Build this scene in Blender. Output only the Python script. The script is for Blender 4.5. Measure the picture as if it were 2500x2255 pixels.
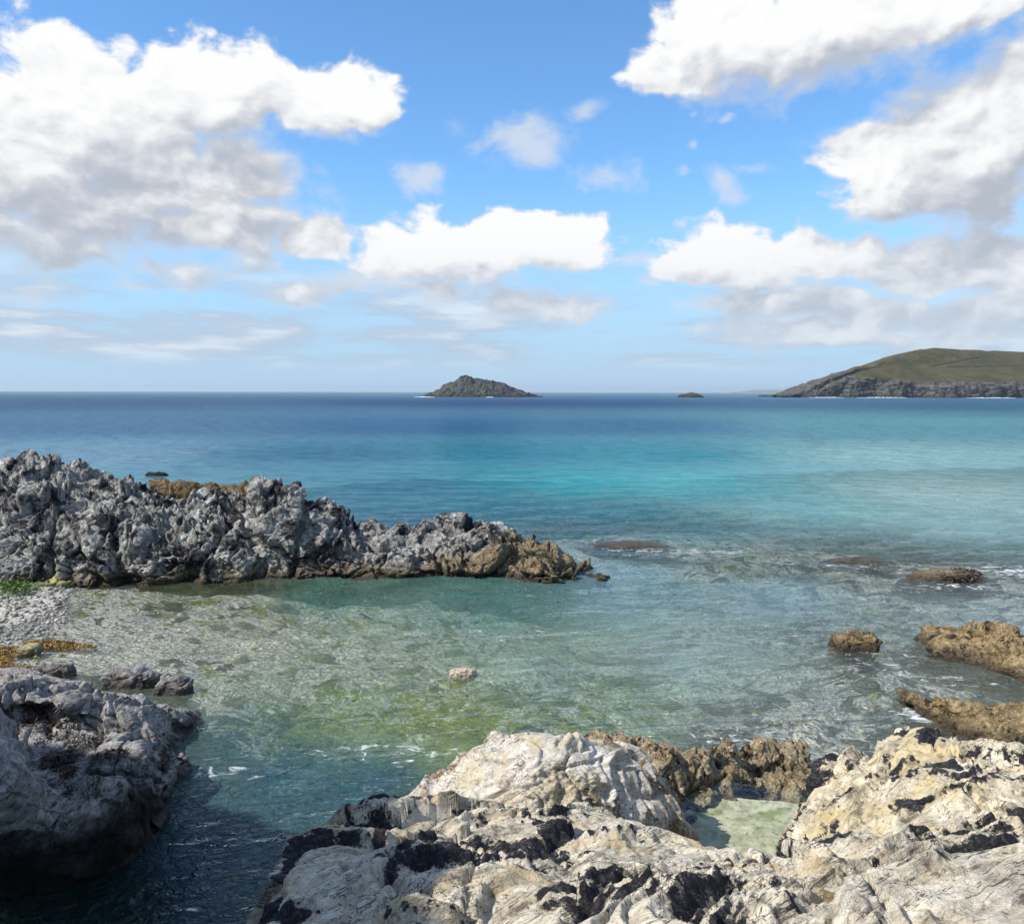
import bpy, math, random
import numpy as np
from mathutils import Vector

for o in list(bpy.data.objects):
    bpy.data.objects.remove(o, do_unlink=True)
scene = bpy.context.scene
COL = scene.collection
R = math.radians

# ------------------------------------------------------------------ camera
CAM_H = 5.0
FPX, CX, CY = 2080.0, 1250.0, 1127.5          # focal length and centre in photograph pixels
PITCH = math.atan((CY - 956.5) / FPX)
ROLL = 0.0022
cam_d = bpy.data.cameras.new('camera')
cam_d.sensor_fit = 'HORIZONTAL'
cam_d.sensor_width = 36.0
cam_d.lens = 36.0 * FPX / 2500.0
cam_d.clip_start = 0.1
cam_d.clip_end = 100000.0
cam = bpy.data.objects.new('camera', cam_d)
COL.objects.link(cam)
cam.location = (0, 0, CAM_H)
cam.rotation_euler = (math.pi / 2 - PITCH, 0, 0)
cam.rotation_mode = 'XYZ'
from mathutils import Matrix
_m = Matrix.Rotation(math.pi / 2 - PITCH, 4, 'X') @ Matrix.Rotation(ROLL, 4, 'Z')
cam.matrix_world = Matrix.Translation((0, 0, CAM_H)) @ _m
scene.camera = cam

# ------------------------------------------------------------------ render / exposure
scene.render.engine = 'CYCLES'
scene.cycles.use_denoising = True
scene.cycles.max_bounces = 6
scene.cycles.diffuse_bounces = 2
scene.cycles.glossy_bounces = 3
scene.cycles.transparent_max_bounces = 12
scene.cycles.caustics_reflective = False
scene.cycles.caustics_refractive = False
scene.cycles.sample_clamp_indirect = 4.0
scene.cycles.sample_clamp_direct = 6.0
scene.view_settings.view_transform = 'Standard'
scene.view_settings.look = 'None'
scene.view_settings.gamma = 1.0
scene.view_settings.exposure = 0.17
scene.view_settings.use_curve_mapping = False

# ------------------------------------------------------------------ sun
SUN_EL = R(44)
SUN_AZ = math.atan2(-0.94, -0.34)             # direction towards the sun: left of the camera and a little behind
S = Vector((math.sin(SUN_AZ) * math.cos(SUN_EL), math.cos(SUN_AZ) * math.cos(SUN_EL), math.sin(SUN_EL)))
sun_d = bpy.data.lights.new('sun', 'SUN')
sun_d.energy = 5.0
sun_d.angle = R(0.53)
sun_d.color = (1.0, 0.955, 0.88)
sun = bpy.data.objects.new('sun', sun_d)
COL.objects.link(sun)
sun.rotation_euler = (-S).to_track_quat('-Z', 'Y').to_euler()
sun.location = (-40, -40, 60)


# ------------------------------------------------------------------ node helper
class NT:
    def __init__(self, tree):
        self.t = tree
        self.n = tree.nodes
        self.l = tree.links

    def new(self, kind, **kw):
        nd = self.n.new(kind)
        for k, v in kw.items():
            setattr(nd, k, v)
        return nd

    def put(self, sock, v):
        if isinstance(v, bpy.types.NodeSocket):
            self.l.new(v, sock)
        elif isinstance(v, bpy.types.Node):
            self.l.new(v.outputs[0], sock)
        elif isinstance(v, (tuple, list)):
            if len(v) == 3 and sock.type == 'RGBA':
                v = tuple(v) + (1.0,)
            sock.default_value = v
        else:
            sock.default_value = v

    def m(self, op, a, b=None, c=None, clamp=False):
        nd = self.n.new('ShaderNodeMath')
        nd.operation = op
        nd.use_clamp = clamp
        self.put(nd.inputs[0], a)
        if b is not None:
            self.put(nd.inputs[1], b)
        if c is not None:
            self.put(nd.inputs[2], c)
        return nd.outputs[0]

    def v(self, op, a, b=None, c=None, out=0):
        nd = self.n.new('ShaderNodeVectorMath')
        nd.operation = op
        self.put(nd.inputs[0], a)
        if b is not None:
            self.put(nd.inputs[1], b)
        if c is not None:
            self.put(nd.inputs[2], c)
        return nd.outputs[out]

    def noise(self, vec, scale, detail=4.0, rough=0.55, dist=0.0, dim='3D', lac=2.0):
        nd = self.n.new('ShaderNodeTexNoise')
        nd.noise_dimensions = dim
        self.put(nd.inputs['Vector'], vec)
        self.put(nd.inputs['Scale'], scale)
        nd.inputs['Detail'].default_value = detail
        nd.inputs['Roughness'].default_value = rough
        nd.inputs['Lacunarity'].default_value = lac
        nd.inputs['Distortion'].default_value = dist
        return nd.outputs[0]

    def voro(self, vec, scale, feature='F1', rnd=1.0):
        nd = self.n.new('ShaderNodeTexVoronoi')
        nd.feature = feature
        self.put(nd.inputs['Vector'], vec)
        nd.inputs['Scale'].default_value = scale
        nd.inputs['Randomness'].default_value = rnd
        return nd.outputs[0]

    def ss(self, x, lo, hi, a=0.0, b=1.0):
        nd = self.n.new('ShaderNodeMapRange')
        nd.interpolation_type = 'SMOOTHSTEP'
        self.put(nd.inputs[0], x)
        nd.inputs[1].default_value = lo
        nd.inputs[2].default_value = hi
        nd.inputs[3].default_value = a
        nd.inputs[4].default_value = b
        return nd.outputs[0]

    def lin(self, x, lo, hi, a=0.0, b=1.0):
        nd = self.n.new('ShaderNodeMapRange')
        self.put(nd.inputs[0], x)
        nd.inputs[1].default_value = lo
        nd.inputs[2].default_value = hi
        nd.inputs[3].default_value = a
        nd.inputs[4].default_value = b
        return nd.outputs[0]

    def mix(self, f, a, b, blend='MIX'):
        nd = self.n.new('ShaderNodeMix')
        nd.data_type = 'RGBA'
        nd.blend_type = blend
        self.put(nd.inputs[0], f)
        self.put(nd.inputs[6], a)
        self.put(nd.inputs[7], b)
        return nd.outputs[2]

    def attr(self, name):
        nd = self.n.new('ShaderNodeAttribute')
        nd.attribute_name = name
        return nd

    def comb(self, x, y, z):
        nd = self.n.new('ShaderNodeCombineXYZ')
        for i, q in enumerate((x, y, z)):
            self.put(nd.inputs[i], q)
        return nd.outputs[0]

    def sep(self, v):
        nd = self.n.new('ShaderNodeSeparateXYZ')
        self.put(nd.inputs[0], v)
        return nd.outputs


# ------------------------------------------------------------------ photograph pixel -> place
def ray(x, y):
    y = y - (x - CX) * ROLL
    a, b = (x - CX) / FPX, (y - CY) / FPX
    cp, sp = math.cos(PITCH), math.sin(PITCH)
    return (a, cp - b * sp, -sp - b * cp)


def G(x, y, z=0.0):                            # the point at height z seen there
    d = ray(x, y)
    t = (z - CAM_H) / d[2]
    return (d[0] * t, d[1] * t, z)


def D(x, y, dist):                             # the point at ground distance dist seen there
    d = ray(x, y)
    t = dist / d[1]
    return (d[0] * t, dist, CAM_H + d[2] * t)


# ------------------------------------------------------------------ sky with cumulus
world = bpy.data.worlds.new('World')
scene.world = world
world.use_nodes = True
wt = NT(world.node_tree)
for nd in list(wt.n):
    wt.n.remove(nd)


def build_sky():
    t = wt
    sky = t.new('ShaderNodeTexSky', sky_type='NISHITA', sun_disc=False)
    sky.sun_elevation = SUN_EL
    sky.sun_rotation = SUN_AZ
    sky.altitude = 0.0
    sky.air_density = 1.0
    sky.dust_density = 0.0
    sky.ozone_density = 1.5
    tc = t.new('ShaderNodeTexCoord')
    dirv = t.v('NORMALIZE', tc.outputs['Generated'])
    x, y, z = t.sep(dirv)
    az = t.m('ARCTAN2', x, y)
    el = t.m('ARCSINE', z)
    p = t.comb(az, el, 0.0)
    # the cumulus of the day: x, y, half width, half height on the photograph (2018 px wide), weight
    clouds = [
        (190, 235, 250, 130, 1.25), (430, 190, 170, 105, 1.2), (640, 205, 150, 75, 1.1), (740, 195, 70, 60, .8),
        (60, 330, 260, 190, 1.3), (280, 350, 230, 130, 1.2), (450, 345, 170, 120, 1.0), (120, 440, 260, 100, 1.1),
        (430, 450, 220, 85, 1.1), (600, 475, 110, 46, .9), (340, 525, 120, 34, .7), (80, 500, 150, 50, .8),
        (240, 560, 90, 28, .45),
        (870, 500, 190, 75, 1.15), (1020, 480, 170, 62, 1.15), (1120, 480, 100, 50, .8), (860, 575, 110, 40, .9),
        (590, 578, 105, 34, .75), (700, 555, 130, 34, .6), (1260, 505, 75, 24, .55),
        (1060, 600, 150, 36, .95), (980, 625, 70, 26, .6),
        (1010, 268, 115, 48, .62), (1150, 228, 85, 28, .5), (825, 362, 65, 44, .62), (1195, 342, 90, 46, .55),
        (1420, 362, 65, 38, .6), (1490, 335, 65, 22, .5), (1335, 345, 40, 22, .28), (1440, 235, 40, 18, .3),
        (1365, 285, 24, 20, .28), (1355, 222, 24, 16, .22),
        (1450, 90, 190, 105, 1.25), (1640, 50, 280, 100, 1.25), (1850, 10, 230, 75, 1.1), (1340, 140, 100, 42, .8),
        (1560, 130, 150, 50, .8),
        (1920, 295, 255, 165, 1.4), (2040, 200, 170, 130, 1.3), (1760, 340, 170, 95, 1.1), (2140, 130, 150, 110, 1.2),
        (1660, 310, 90, 50, .45), (1900, 385, 220, 50, 1.1), (2300, 330, 260, 150, 1.2),
        (1440, 510, 130, 76, 1.15), (1580, 510, 130, 62, .95), (1500, 555, 140, 36, .9), (1720, 500, 100, 60, 1.05),
        (1840, 520, 180, 75, 1.0), (1990, 545, 150, 70, .9), (1500, 610, 170, 40, 1.05), (1700, 605, 220, 50, 1.0),
        (1900, 620, 200, 45, .85), (1620, 660, 230, 30, .9), (1900, 660, 200, 26, .7), (2200, 560, 200, 90, 1.0),
        (1290, 560, 40, 26, .55), (1340, 610, 60, 24, .4),
        (0, 590, 160, 30, .5), (-250, 420, 230, 150, 1.1), (-300, 200, 200, 70, .8),
    ]
    k = 2500.0 / 2018.0

    def field(vec, wmin=0, wmax=9):
        cur = None
        for (cx, cy, rx, ry, w) in clouds:
            if w < wmin or w >= wmax:
                continue
            if cx > 1350 and 480 < cy < 700:
                w = w + .12
            c = ray(cx * k, cy * k)
            a0 = math.atan2(c[0], c[1])
            e0 = math.asin(c[2] / math.sqrt(sum(q * q for q in c)))
            ra, re = rx * k / FPX, ry * k / FPX
            ra *= math.cos(a0) ** 2
            q = t.v('MULTIPLY_ADD', vec, (1 / ra, 1 / re, 0), (-a0 / ra, -e0 / re, 0))
            ln = t.v('LENGTH', q, out=1)
            f = t.m('MULTIPLY_ADD', ln, -max(w, .70), w) if w >= .7 else t.m('MULTIPLY_ADD', ln, -.62, w * .62 + .12)
            if cur is None:
                cur = f
            else:
                nd = t.n.new('ShaderNodeMath')
                nd.operation = 'SMOOTH_MAX'
                t.put(nd.inputs[0], cur)
                t.put(nd.inputs[1], f)
                nd.inputs[2].default_value = 0.18
                cur = nd.outputs[0]
        return cur

    # domain warp so that outlines are lumpy
    warp = t.new('ShaderNodeTexNoise', noise_dimensions='2D')
    t.put(warp.inputs['Vector'], t.v('MULTIPLY', p, (1, 1.35, 1)))
    warp.inputs['Scale'].default_value = 9.0
    warp.inputs['Detail'].default_value = 3.0
    wv = t.v('MULTIPLY_ADD', t.v('SUBTRACT', warp.outputs['Color'], (.5, .5, .5)), (.07, .05, 0), p)
    # generic cumulus for the part of the sky beyond the picture
    gen = t.noise(t.v('MULTIPLY', p, (1, 1.9, 1)), 2.3, 2.0, .5, dim='2D')
    outw = t.m('MAXIMUM', t.ss(t.m('ABSOLUTE', az), .62, .9), t.ss(el, .50, .70))
    genf = t.m('MULTIPLY', t.m('SUBTRACT', gen, .50), 3.2)
    F0 = field(wv, .7)
    FS = field(wv, 0, .7)
    F0 = t.m('MAXIMUM', F0, t.m('ADD', genf, t.lin(outw, 0, 1, -3, 0)))
    F1 = field(t.v('ADD', wv, (-.018, .055, 0)), .78)
    F1 = t.m('MAXIMUM', F1, t.m('ADD', genf, t.lin(outw, 0, 1, -3, 0)))
    # stratocumulus bands low over the horizon
    bandn = t.noise(t.v('MULTIPLY', p, (1, 6.5, 1)), 4.2, 5.0, .62, dim='2D')
    bandw = t.m('MULTIPLY', t.ss(el, .015, .05), t.ss(el, .165, .085))
    sc = t.lin(az, -.65, .75, 1.0, .78)
    band = t.m('MULTIPLY', t.m('MULTIPLY', t.ss(bandn, .34, .58), bandw), t.m('MULTIPLY', sc, .85))
    pn = t.v('MULTIPLY', p, (1, 1.5, 1))
    n0 = t.noise(pn, 15.0, 9.0, .60, .25, dim='2D')
    n1 = t.noise(t.v('ADD', pn, (-.006, .016, 0)), 15.0, 5.0, .56, .25, dim='2D')
    vo = []
    for off in ((0, 0, 0), (-.006, .014, 0)):
        vn = t.new('ShaderNodeTexVoronoi', voronoi_dimensions='2D', feature='SMOOTH_F1')
        t.put(vn.inputs['Vector'], t.v('ADD', t.v('MULTIPLY_ADD', t.v('SUBTRACT', warp.outputs['Color'], (.5, .5, .5)), (.05, .05, 0), pn), off))
        vn.inputs['Scale'].default_value = 17.0
        vn.inputs['Detail'].default_value = 2.0
        vn.inputs['Roughness'].default_value = .55
        vn.inputs['Smoothness'].default_value = .35
        vo.append(vn.outputs[0])
    F0 = t.m('MULTIPLY_ADD', t.m('SUBTRACT', .42, vo[0]), .36, F0)
    F1 = t.m('MULTIPLY_ADD', t.m('SUBTRACT', .42, vo[0]), .36, F1)
    edge = t.m('MULTIPLY_ADD', t.m('SUBTRACT', n0, .5), 1.45, t.m('ADD', F0, .27))

    # light from above and behind: tops bright, bases grey
    mac = t.m('SUBTRACT', F0, F1)
    mic = t.m('ADD', t.m('SUBTRACT', n0, n1), t.m('MULTIPLY', t.m('SUBTRACT', vo[1], vo[0]), .30))
    width = t.ss(mac, -.20, .25, .85, .36)
    ab = t.ss(t.m('DIVIDE', edge, width), .0, 1.0)
    aw = t.ss(t.m('MULTIPLY_ADD', t.m('SUBTRACT', n0, .5), 1.3, FS), -.12, .52, 0, .80)
    alpha = t.m('MAXIMUM', ab, aw)
    lit = t.m('ADD', t.m('MULTIPLY', mac, .74), t.m('MULTIPLY', mic, 1.25))
    lit = t.m('ADD', lit, t.lin(F0, .0, 1.1, 1.0, .78))
    br = t.ss(lit, .46, 1.62)
    ccol = t.mix(br, (.47, .51, .585), (.99, .99, .99))
    ccol = t.mix(ab, (.70, .755, .84), ccol)
    # low clouds sit far off in the air
    ccol = t.mix(t.ss(el, .20, .02, 0, .55), ccol, (.56, .69, .83))
    skyc = t.n.new('ShaderNodeHueSaturation')
    skyc.inputs['Saturation'].default_value = 1.0
    t.put(skyc.inputs['Color'], sky)
    skym = t.mix(1.0, skyc.outputs[0], (.82, 1.22, 1.52), 'MULTIPLY')
    bg1 = t.new('ShaderNodeBackground')
    t.put(bg1.inputs[0], skym)
    bg1.inputs[1].default_value = 0.122
    bg2 = t.new('ShaderNodeBackground')
    t.put(bg2.inputs[0], ccol)
    bg2.inputs[1].default_value = .90
    bg3 = t.new('ShaderNodeBackground')
    t.put(bg3.inputs[0], t.mix(t.ss(bandn, .48, .72), (.48, .56, .68), (.80, .86, .93)))
    bg3.inputs[1].default_value = .90
    bgh = t.new('ShaderNodeBackground')
    bgh.inputs[0].default_value = (.43, .62, .85, 1)
    bgh.inputs[1].default_value = .90
    mxh = t.new('ShaderNodeMixShader')
    t.put(mxh.inputs[0], t.ss(el, .26, .0, 0, .92))
    t.put(mxh.inputs[1], bg1)
    t.put(mxh.inputs[2], bgh)
    mx0 = t.new('ShaderNodeMixShader')
    t.put(mx0.inputs[0], band)
    t.put(mx0.inputs[1], mxh)
    t.put(mx0.inputs[2], bg3)
    mx = t.new('ShaderNodeMixShader')
    t.put(mx.inputs[0], alpha)
    t.put(mx.inputs[1], mx0)
    t.put(mx.inputs[2], bg2)
    out = t.new('ShaderNodeOutputWorld')
    t.put(out.inputs[0], mx)


build_sky()
world.cycles.sampling_method = 'NONE'


# ------------------------------------------------------------------ numpy noise
_G = np.array([[1, 1, 0], [-1, 1, 0], [1, -1, 0], [-1, -1, 0], [1, 0, 1], [-1, 0, 1], [1, 0, -1], [-1, 0, -1],
               [0, 1, 1], [0, -1, 1], [0, 1, -1], [0, -1, -1], [1, 1, 0], [-1, 1, 0], [0, -1, 1], [0, -1, -1]], np.float32)


def _hash(x, y, z):
    with np.errstate(over='ignore'):
        h = x.astype(np.uint32) * np.uint32(374761393) + y.astype(np.uint32) * np.uint32(668265263) + z.astype(np.uint32) * np.uint32(2246822519)
        h = (h ^ (h >> np.uint32(13))) * np.uint32(1274126177)
        h = (h ^ (h >> np.uint32(16))) * np.uint32(2654435761)
        return h ^ (h >> np.uint32(15))


def perlin(P):
    P = np.asarray(P, np.float32)
    I = np.floor(P).astype(np.int64)
    f = (P - I).astype(np.float32)
    u = f * f * f * (f * (f * 6 - 15) + 10)
    out = np.zeros(len(P), np.float32)
    for dx in (0, 1):
        wx = u[:, 0] if dx else 1 - u[:, 0]
        for dy in (0, 1):
            wy = u[:, 1] if dy else 1 - u[:, 1]
            for dz in (0, 1):
                wz = u[:, 2] if dz else 1 - u[:, 2]
                g = _G[_hash(I[:, 0] + dx, I[:, 1] + dy, I[:, 2] + dz) & np.uint32(15)]
                out += wx * wy * wz * (g[:, 0] * (f[:, 0] - dx) + g[:, 1] * (f[:, 1] - dy) + g[:, 2] * (f[:, 2] - dz))
    return out


def fbm(P, octv=5, gain=.5, lac=2.03):
    a, s, tot = 1.0, np.zeros(len(P), np.float32), 0
    Q = np.asarray(P, np.float32).copy()
    for i in range(octv):
        s += a * perlin(Q)
        tot += a
        Q = Q * lac + 17.31
        a *= gain
    return s / tot * 1.6


def ridged(P, octv=4, gain=.5, lac=2.1):
    a, s, tot = 1.0, np.zeros(len(P), np.float32), 0
    Q = np.asarray(P, np.float32).copy()
    for i in range(octv):
        s += a * (1 - np.abs(perlin(Q)) * 2.2)
        tot += a
        Q = Q * lac + 9.7
        a *= gain
    return s / tot


def worley(P):
    P = np.asarray(P, np.float32)
    I = np.floor(P).astype(np.int64)
    n = len(P)
    f1 = np.full(n, 9e9, np.float32)
    f2 = np.full(n, 9e9, np.float32)
    cid = np.zeros(n, np.uint32)
    cv = np.zeros((n, 3), np.float32)
    for dx in (-1, 0, 1):
        for dy in (-1, 0, 1):
            for dz in (-1, 0, 1):
                h = _hash(I[:, 0] + dx, I[:, 1] + dy, I[:, 2] + dz)
                c = np.stack([(h & np.uint32(1023)) / 1023.0, ((h >> np.uint32(10)) & np.uint32(1023)) / 1023.0, ((h >> np.uint32(20)) & np.uint32(1023)) / 1023.0], 1).astype(np.float32)
                c = c + np.stack([I[:, 0] + dx, I[:, 1] + dy, I[:, 2] + dz], 1)
                v = P - c
                d = np.sqrt((v * v).sum(1))
                nr = d < f1
                f2 = np.where(nr, f1, np.minimum(f2, d))
                cid = np.where(nr, h, cid)
                cv = np.where(nr[:, None], v, cv)
                f1 = np.where(nr, d, f1)
    return f1, f2, cid, cv


def facets(P, tilt=.6, step=.5):
    """blocky, jointed rock: every cell its own tilted plane"""
    f1, f2, cid, cv = worley(P)
    h = cid
    r = lambda s: ((h >> np.uint32(s)) & np.uint32(255)).astype(np.float32) / 255.0 - .5
    g = np.stack([r(3), r(9), r(17)], 1)
    crack = np.clip((f2 - f1) / .09, 0, 1)
    return (g * cv).sum(1) * 2 * tilt + r(22) * step - (1 - crack) * .20 * (tilt + step)


# ------------------------------------------------------------------ mesh helpers
def make_obj(name, V, F, mat, parent=None, smooth=True, loc=None, attrs=None, cols=None):
    V = np.asarray(V, np.float32)
    if loc is None:
        loc = (float(V[:, 0].mean()), float(V[:, 1].mean()), float(max(V[:, 2].min(), -0.2)))
    me = bpy.data.meshes.new(name)
    F = np.asarray(F, np.int32)
    nv, nf, k = len(V), len(F), F.shape[1]
    me.vertices.add(nv)
    me.vertices.foreach_set('co', (V - np.array(loc, np.float32)).ravel())
    me.loops.add(nf * k)
    me.loops.foreach_set('vertex_index', F.ravel())
    me.polygons.add(nf)
    me.polygons.foreach_set('loop_start', np.arange(nf, dtype=np.int32) * k)
    me.polygons.foreach_set('use_smooth', np.full(nf, smooth, bool))
    for an, av in (attrs or {}).items():
        at = me.attributes.new(an, 'FLOAT', 'POINT')
        at.data.foreach_set('value', np.asarray(av, np.float32))
    for an, av in (cols or {}).items():
        at = me.attributes.new(an, 'FLOAT_COLOR', 'POINT')
        c = np.ones((nv, 4), np.float32)
        c[:, :3] = av
        at.data.foreach_set('color', c.ravel())
    me.materials.append(mat)
    me.update(calc_edges=True)
    ob = bpy.data.objects.new(name, me)
    ROCK[name] = V
    COL.objects.link(ob)
    if parent is not None:
        ob.parent = parent
        ob.location = Vector(loc) - parent.location
    else:
        ob.location = loc
    return ob


def tag(o, label=None, cat=None, group=None, kind=None):
    if label:
        o['label'] = label
    if cat:
        o['category'] = cat
    if group:
        o['group'] = group
    if kind:
        o['kind'] = kind
    return o


def thing(name, label, cat, loc, group=None):
    o = bpy.data.objects.new(name, None)
    COL.objects.link(o)
    o.location = loc
    o.empty_display_size = .2
    return tag(o, label, cat, group)


def grid_faces(nu, nv, flip=False):
    i = np.arange((nv - 1) * nu).reshape(nv - 1, nu)[:, :-1].ravel()
    F = np.stack([i, i + 1, i + nu + 1, i + nu], 1)
    return F[:, ::-1] if flip else F


def grid_normals(X):
    du = np.gradient(X, axis=1)
    dv = np.gradient(X, axis=0)
    n = np.cross(du, dv)
    return n / (np.linalg.norm(n, axis=2, keepdims=True) + 1e-9)


def lin_u(row, tt):
    row = np.asarray(row, np.float64)
    i = np.arange(len(row))
    return np.stack([np.interp(tt, i, row[:, c]) for c in range(3)], 1)


def cat_v(rows, tt):
    K = len(rows)
    i = np.clip(np.floor(tt).astype(int), 0, K - 2)
    f = (tt - i)[:, None, None]
    p0, p1, p2, p3 = rows[np.maximum(i - 1, 0)], rows[i], rows[i + 1], rows[np.minimum(i + 2, K - 1)]
    return .5 * ((2 * p1) + (-p0 + p2) * f + (2 * p0 - 5 * p1 + 4 * p2 - p3) * f ** 2 + (-p0 + 3 * p1 - 3 * p2 + p3) * f ** 3)


def smooth1(a, it):
    for _ in range(it):
        b = a.copy()
        b[1:-1] = (a[:-2] + 2 * a[1:-1] + a[2:]) / 4
        a = b
    return a


def loft(rows, nu, nv, seg=None, smooth=0):
    """a surface through control rows; returns (nv, nu, 3)"""
    rows = [np.asarray(r, np.float64) for r in rows]
    mean = np.mean([np.r_[0, np.cumsum(np.linalg.norm(np.diff(r, axis=0), axis=1))] for r in rows], axis=0)
    tt = np.interp(np.linspace(0, mean[-1], nu), mean, np.arange(len(mean)))
    rr = np.stack([smooth1(lin_u(r, tt), smooth) for r in rows])
    K = len(rows)
    seg = np.asarray(seg if seg is not None else np.ones(K - 1), float)
    c = np.r_[0, np.cumsum(seg)] / seg.sum()
    tv = np.interp(np.linspace(0, 1, nv), c, np.arange(K))
    return cat_v(rr, tv)


KEEP = {}
ROCK = {}


def displaced(X, fn, soften=0):
    nv, nu, _ = X.shape
    N = grid_normals(X)
    ref = np.array([0, -.45, .9])
    flip = (N.reshape(-1, 3) @ ref).mean() < 0
    if flip:
        N = -N
    P = X.reshape(-1, 3)
    d = fn(P.astype(np.float32))
    if isinstance(d, tuple):
        d, vec = d
    else:
        vec = 0
    d = (d - d.mean()).reshape(nv, nu)
    for _ in range(soften):
        e = np.pad(d, 1, mode='edge')
        d = (e[1:-1, :-2] + 2 * e[1:-1, 1:-1] + e[1:-1, 2:]) / 4
        e = np.pad(d, 1, mode='edge')
        d = (e[:-2, 1:-1] + 2 * e[1:-1, 1:-1] + e[2:, 1:-1]) / 4
    d = d.ravel()
    KEEP['n'] = N.reshape(-1, 3)
    P = P + N.reshape(-1, 3) * d[:, None] + vec
    return P, grid_faces(nu, nv, flip)


# ------------------------------------------------------------------ materials
def new_mat(name):
    m = bpy.data.materials.new(name)
    m.use_nodes = True
    t = NT(m.node_tree)
    for nd in list(t.n):
        t.n.remove(nd)
    out = t.new('ShaderNodeOutputMaterial')
    return m, t, out


def rock_mat(name, pale, mid, dark, lichen=None, lichen_amt=.5, lichen_scale=.9, tide_or_shade=None, tide_or_shade_z=(0, .5), bed=(.85, .5, .15), streak=1.0,
             scale=1.0, wet=True, bump=.5, stain=None, stain_amt=.62, rough=.82, wetcol=(.035, .03, .025), balance=.5, crest=0.0, tide_x=None, lines=0.0, pits=0.0):
    m, t, out = new_mat(name)
    geo = t.new('ShaderNodeNewGeometry')
    pos = geo.outputs['Position']
    x, y, z = t.sep(pos)
    b = Vector(bed).normalized()
    side = b.cross(Vector((0, 0, 1))).normalized()
    up = side.cross(b).normalized()
    wob = t.noise(pos, .9 * scale, 3, .5)
    a_ = t.v('DOT_PRODUCT', pos, tuple(b), out=1)
    s_ = t.m('MULTIPLY_ADD', wob, .9 / scale, t.v('DOT_PRODUCT', pos, tuple(side), out=1))
    u_ = t.m('MULTIPLY_ADD', wob, .8 / scale, t.v('DOT_PRODUCT', pos, tuple(up), out=1))
    bedv = t.comb(t.m('MULTIPLY', a_, .55), t.m('MULTIPLY', s_, 4.0), t.m('MULTIPLY', u_, 4.5))
    st = t.noise(bedv, 2.6 * scale, 7, .62, .3)
    n1 = t.noise(pos, 1.7 * scale, 9, .62, .4)
    n2 = t.noise(pos, 7.0 * scale, 7, .66, .2)
    fine = t.noise(pos, 55.0 * scale, 4, .6)
    f = t.m('ADD', t.m('MULTIPLY', n1, .45), t.m('ADD', t.m('MULTIPLY', st, .45 * streak), t.m('MULTIPLY', n2, .38)))
    f = t.m('ADD', f, .02 + .45 * (1 - streak) * .5 - .14 + (balance - .5))
    c = t.mix(t.ss(f, .40, .50), dark, mid)
    c = t.mix(t.ss(f, .48, .62), c, pale)
    if lines:
        st2 = t.noise(t.v('ADD', bedv, (3.1, 7.7, 1.3)), 4.4 * scale, 4, .6, .35)
        ln1 = t.ss(t.m('ABSOLUTE', t.m('SUBTRACT', st2, .5)), .022, .0)
        c = t.mix(t.m('MULTIPLY', ln1, t.ss(n1, .38, .62, .15, lines)), c, dark)
        st3 = t.noise(t.v('MULTIPLY', bedv, (.6, 1, 1)), 1.3 * scale, 5, .6, .6)
        ln2 = t.ss(t.m('ABSOLUTE', t.m('SUBTRACT', st3, .5)), .012, .002)
        c = t.mix(t.m('MULTIPLY', ln2, .85), c, tuple(q * .35 for q in dark))
    if stain:
        sn = t.noise(pos, 1.4 * scale, 7, .66, .5)
        c = t.mix(t.m('MULTIPLY', t.ss(sn, stain_amt - .06, stain_amt + .10), .75), c, stain)
    c = t.mix(t.ss(t.noise(pos, 23 * scale, 5, .7), .46, .32, 0, .8), c, dark)
    if lichen:
        ln = t.noise(pos, lichen_scale * scale, 10, .66, .5)
        ln = t.m('ADD', t.m('MULTIPLY', ln, .8), t.m('MULTIPLY', st, .2))
        if crest:
            ln = t.m('MULTIPLY_ADD', t.m('SUBTRACT', t.attr('crest').outputs['Fac'], .25), crest, ln)  # darkens step edges: lichen plus the shade of broken risers, painted in
            ln = t.m('MULTIPLY_ADD', t.m('SUBTRACT', t.attr('rough').outputs['Fac'], .4), crest * .5, ln)
            ln = t.m('MULTIPLY_ADD', t.attr('patch').outputs['Fac'], .11, ln)
        ln = t.m('MULTIPLY_ADD', t.m('SUBTRACT', t.noise(pos, 14 * scale, 6, .72), .5), .26, ln)
        lm = t.ss(ln, lichen_amt - .012, lichen_amt + .03)
        lcol = t.mix(t.ss(t.noise(pos, 31 * scale, 4, .7), .45, .66), lichen, tuple(q * 3.2 + .012 for q in lichen))
        c = t.mix(lm, c, lcol)
    if tide_or_shade:
        tn = t.noise(pos, 2.2 * scale, 6, .65)
        tz = t.m('ADD', z, t.m('MULTIPLY', t.m('SUBTRACT', tn, .5), -(tide_or_shade_z[1] - tide_or_shade_z[0]) * 1.7))
        if tide_x:
            tz = t.m('SUBTRACT', tz, t.ss(x, tide_x[0], tide_x[1], 0, tide_x[2]))
        tm = t.ss(tz, tide_or_shade_z[1], tide_or_shade_z[0])
        sp = t.noise(pos, 30 * scale, 5, .7)
        tcol = t.mix(t.ss(sp, .42, .60), tuple(q * .45 for q in tide_or_shade), tuple(min(1, q * 1.45) for q in tide_or_shade))
        c = t.mix(t.m('MULTIPLY', tm, .92), c, tcol)
    rg = rough
    if wet:
        wn = t.m('ADD', z, t.m('MULTIPLY', t.m('SUBTRACT', n1, .5), -.25))
        wm = t.ss(wn, .26, .06)
        c = t.mix(t.m('MULTIPLY', wm, .8), c, wetcol)
        rg = t.m('MULTIPLY_ADD', wm, -.45, rough)
    hb = t.m('ADD', t.m('MULTIPLY', st, .040 / scale), t.m('ADD', t.m('MULTIPLY', n2, .028 / scale), t.m('MULTIPLY', fine, .006 / scale)))
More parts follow.
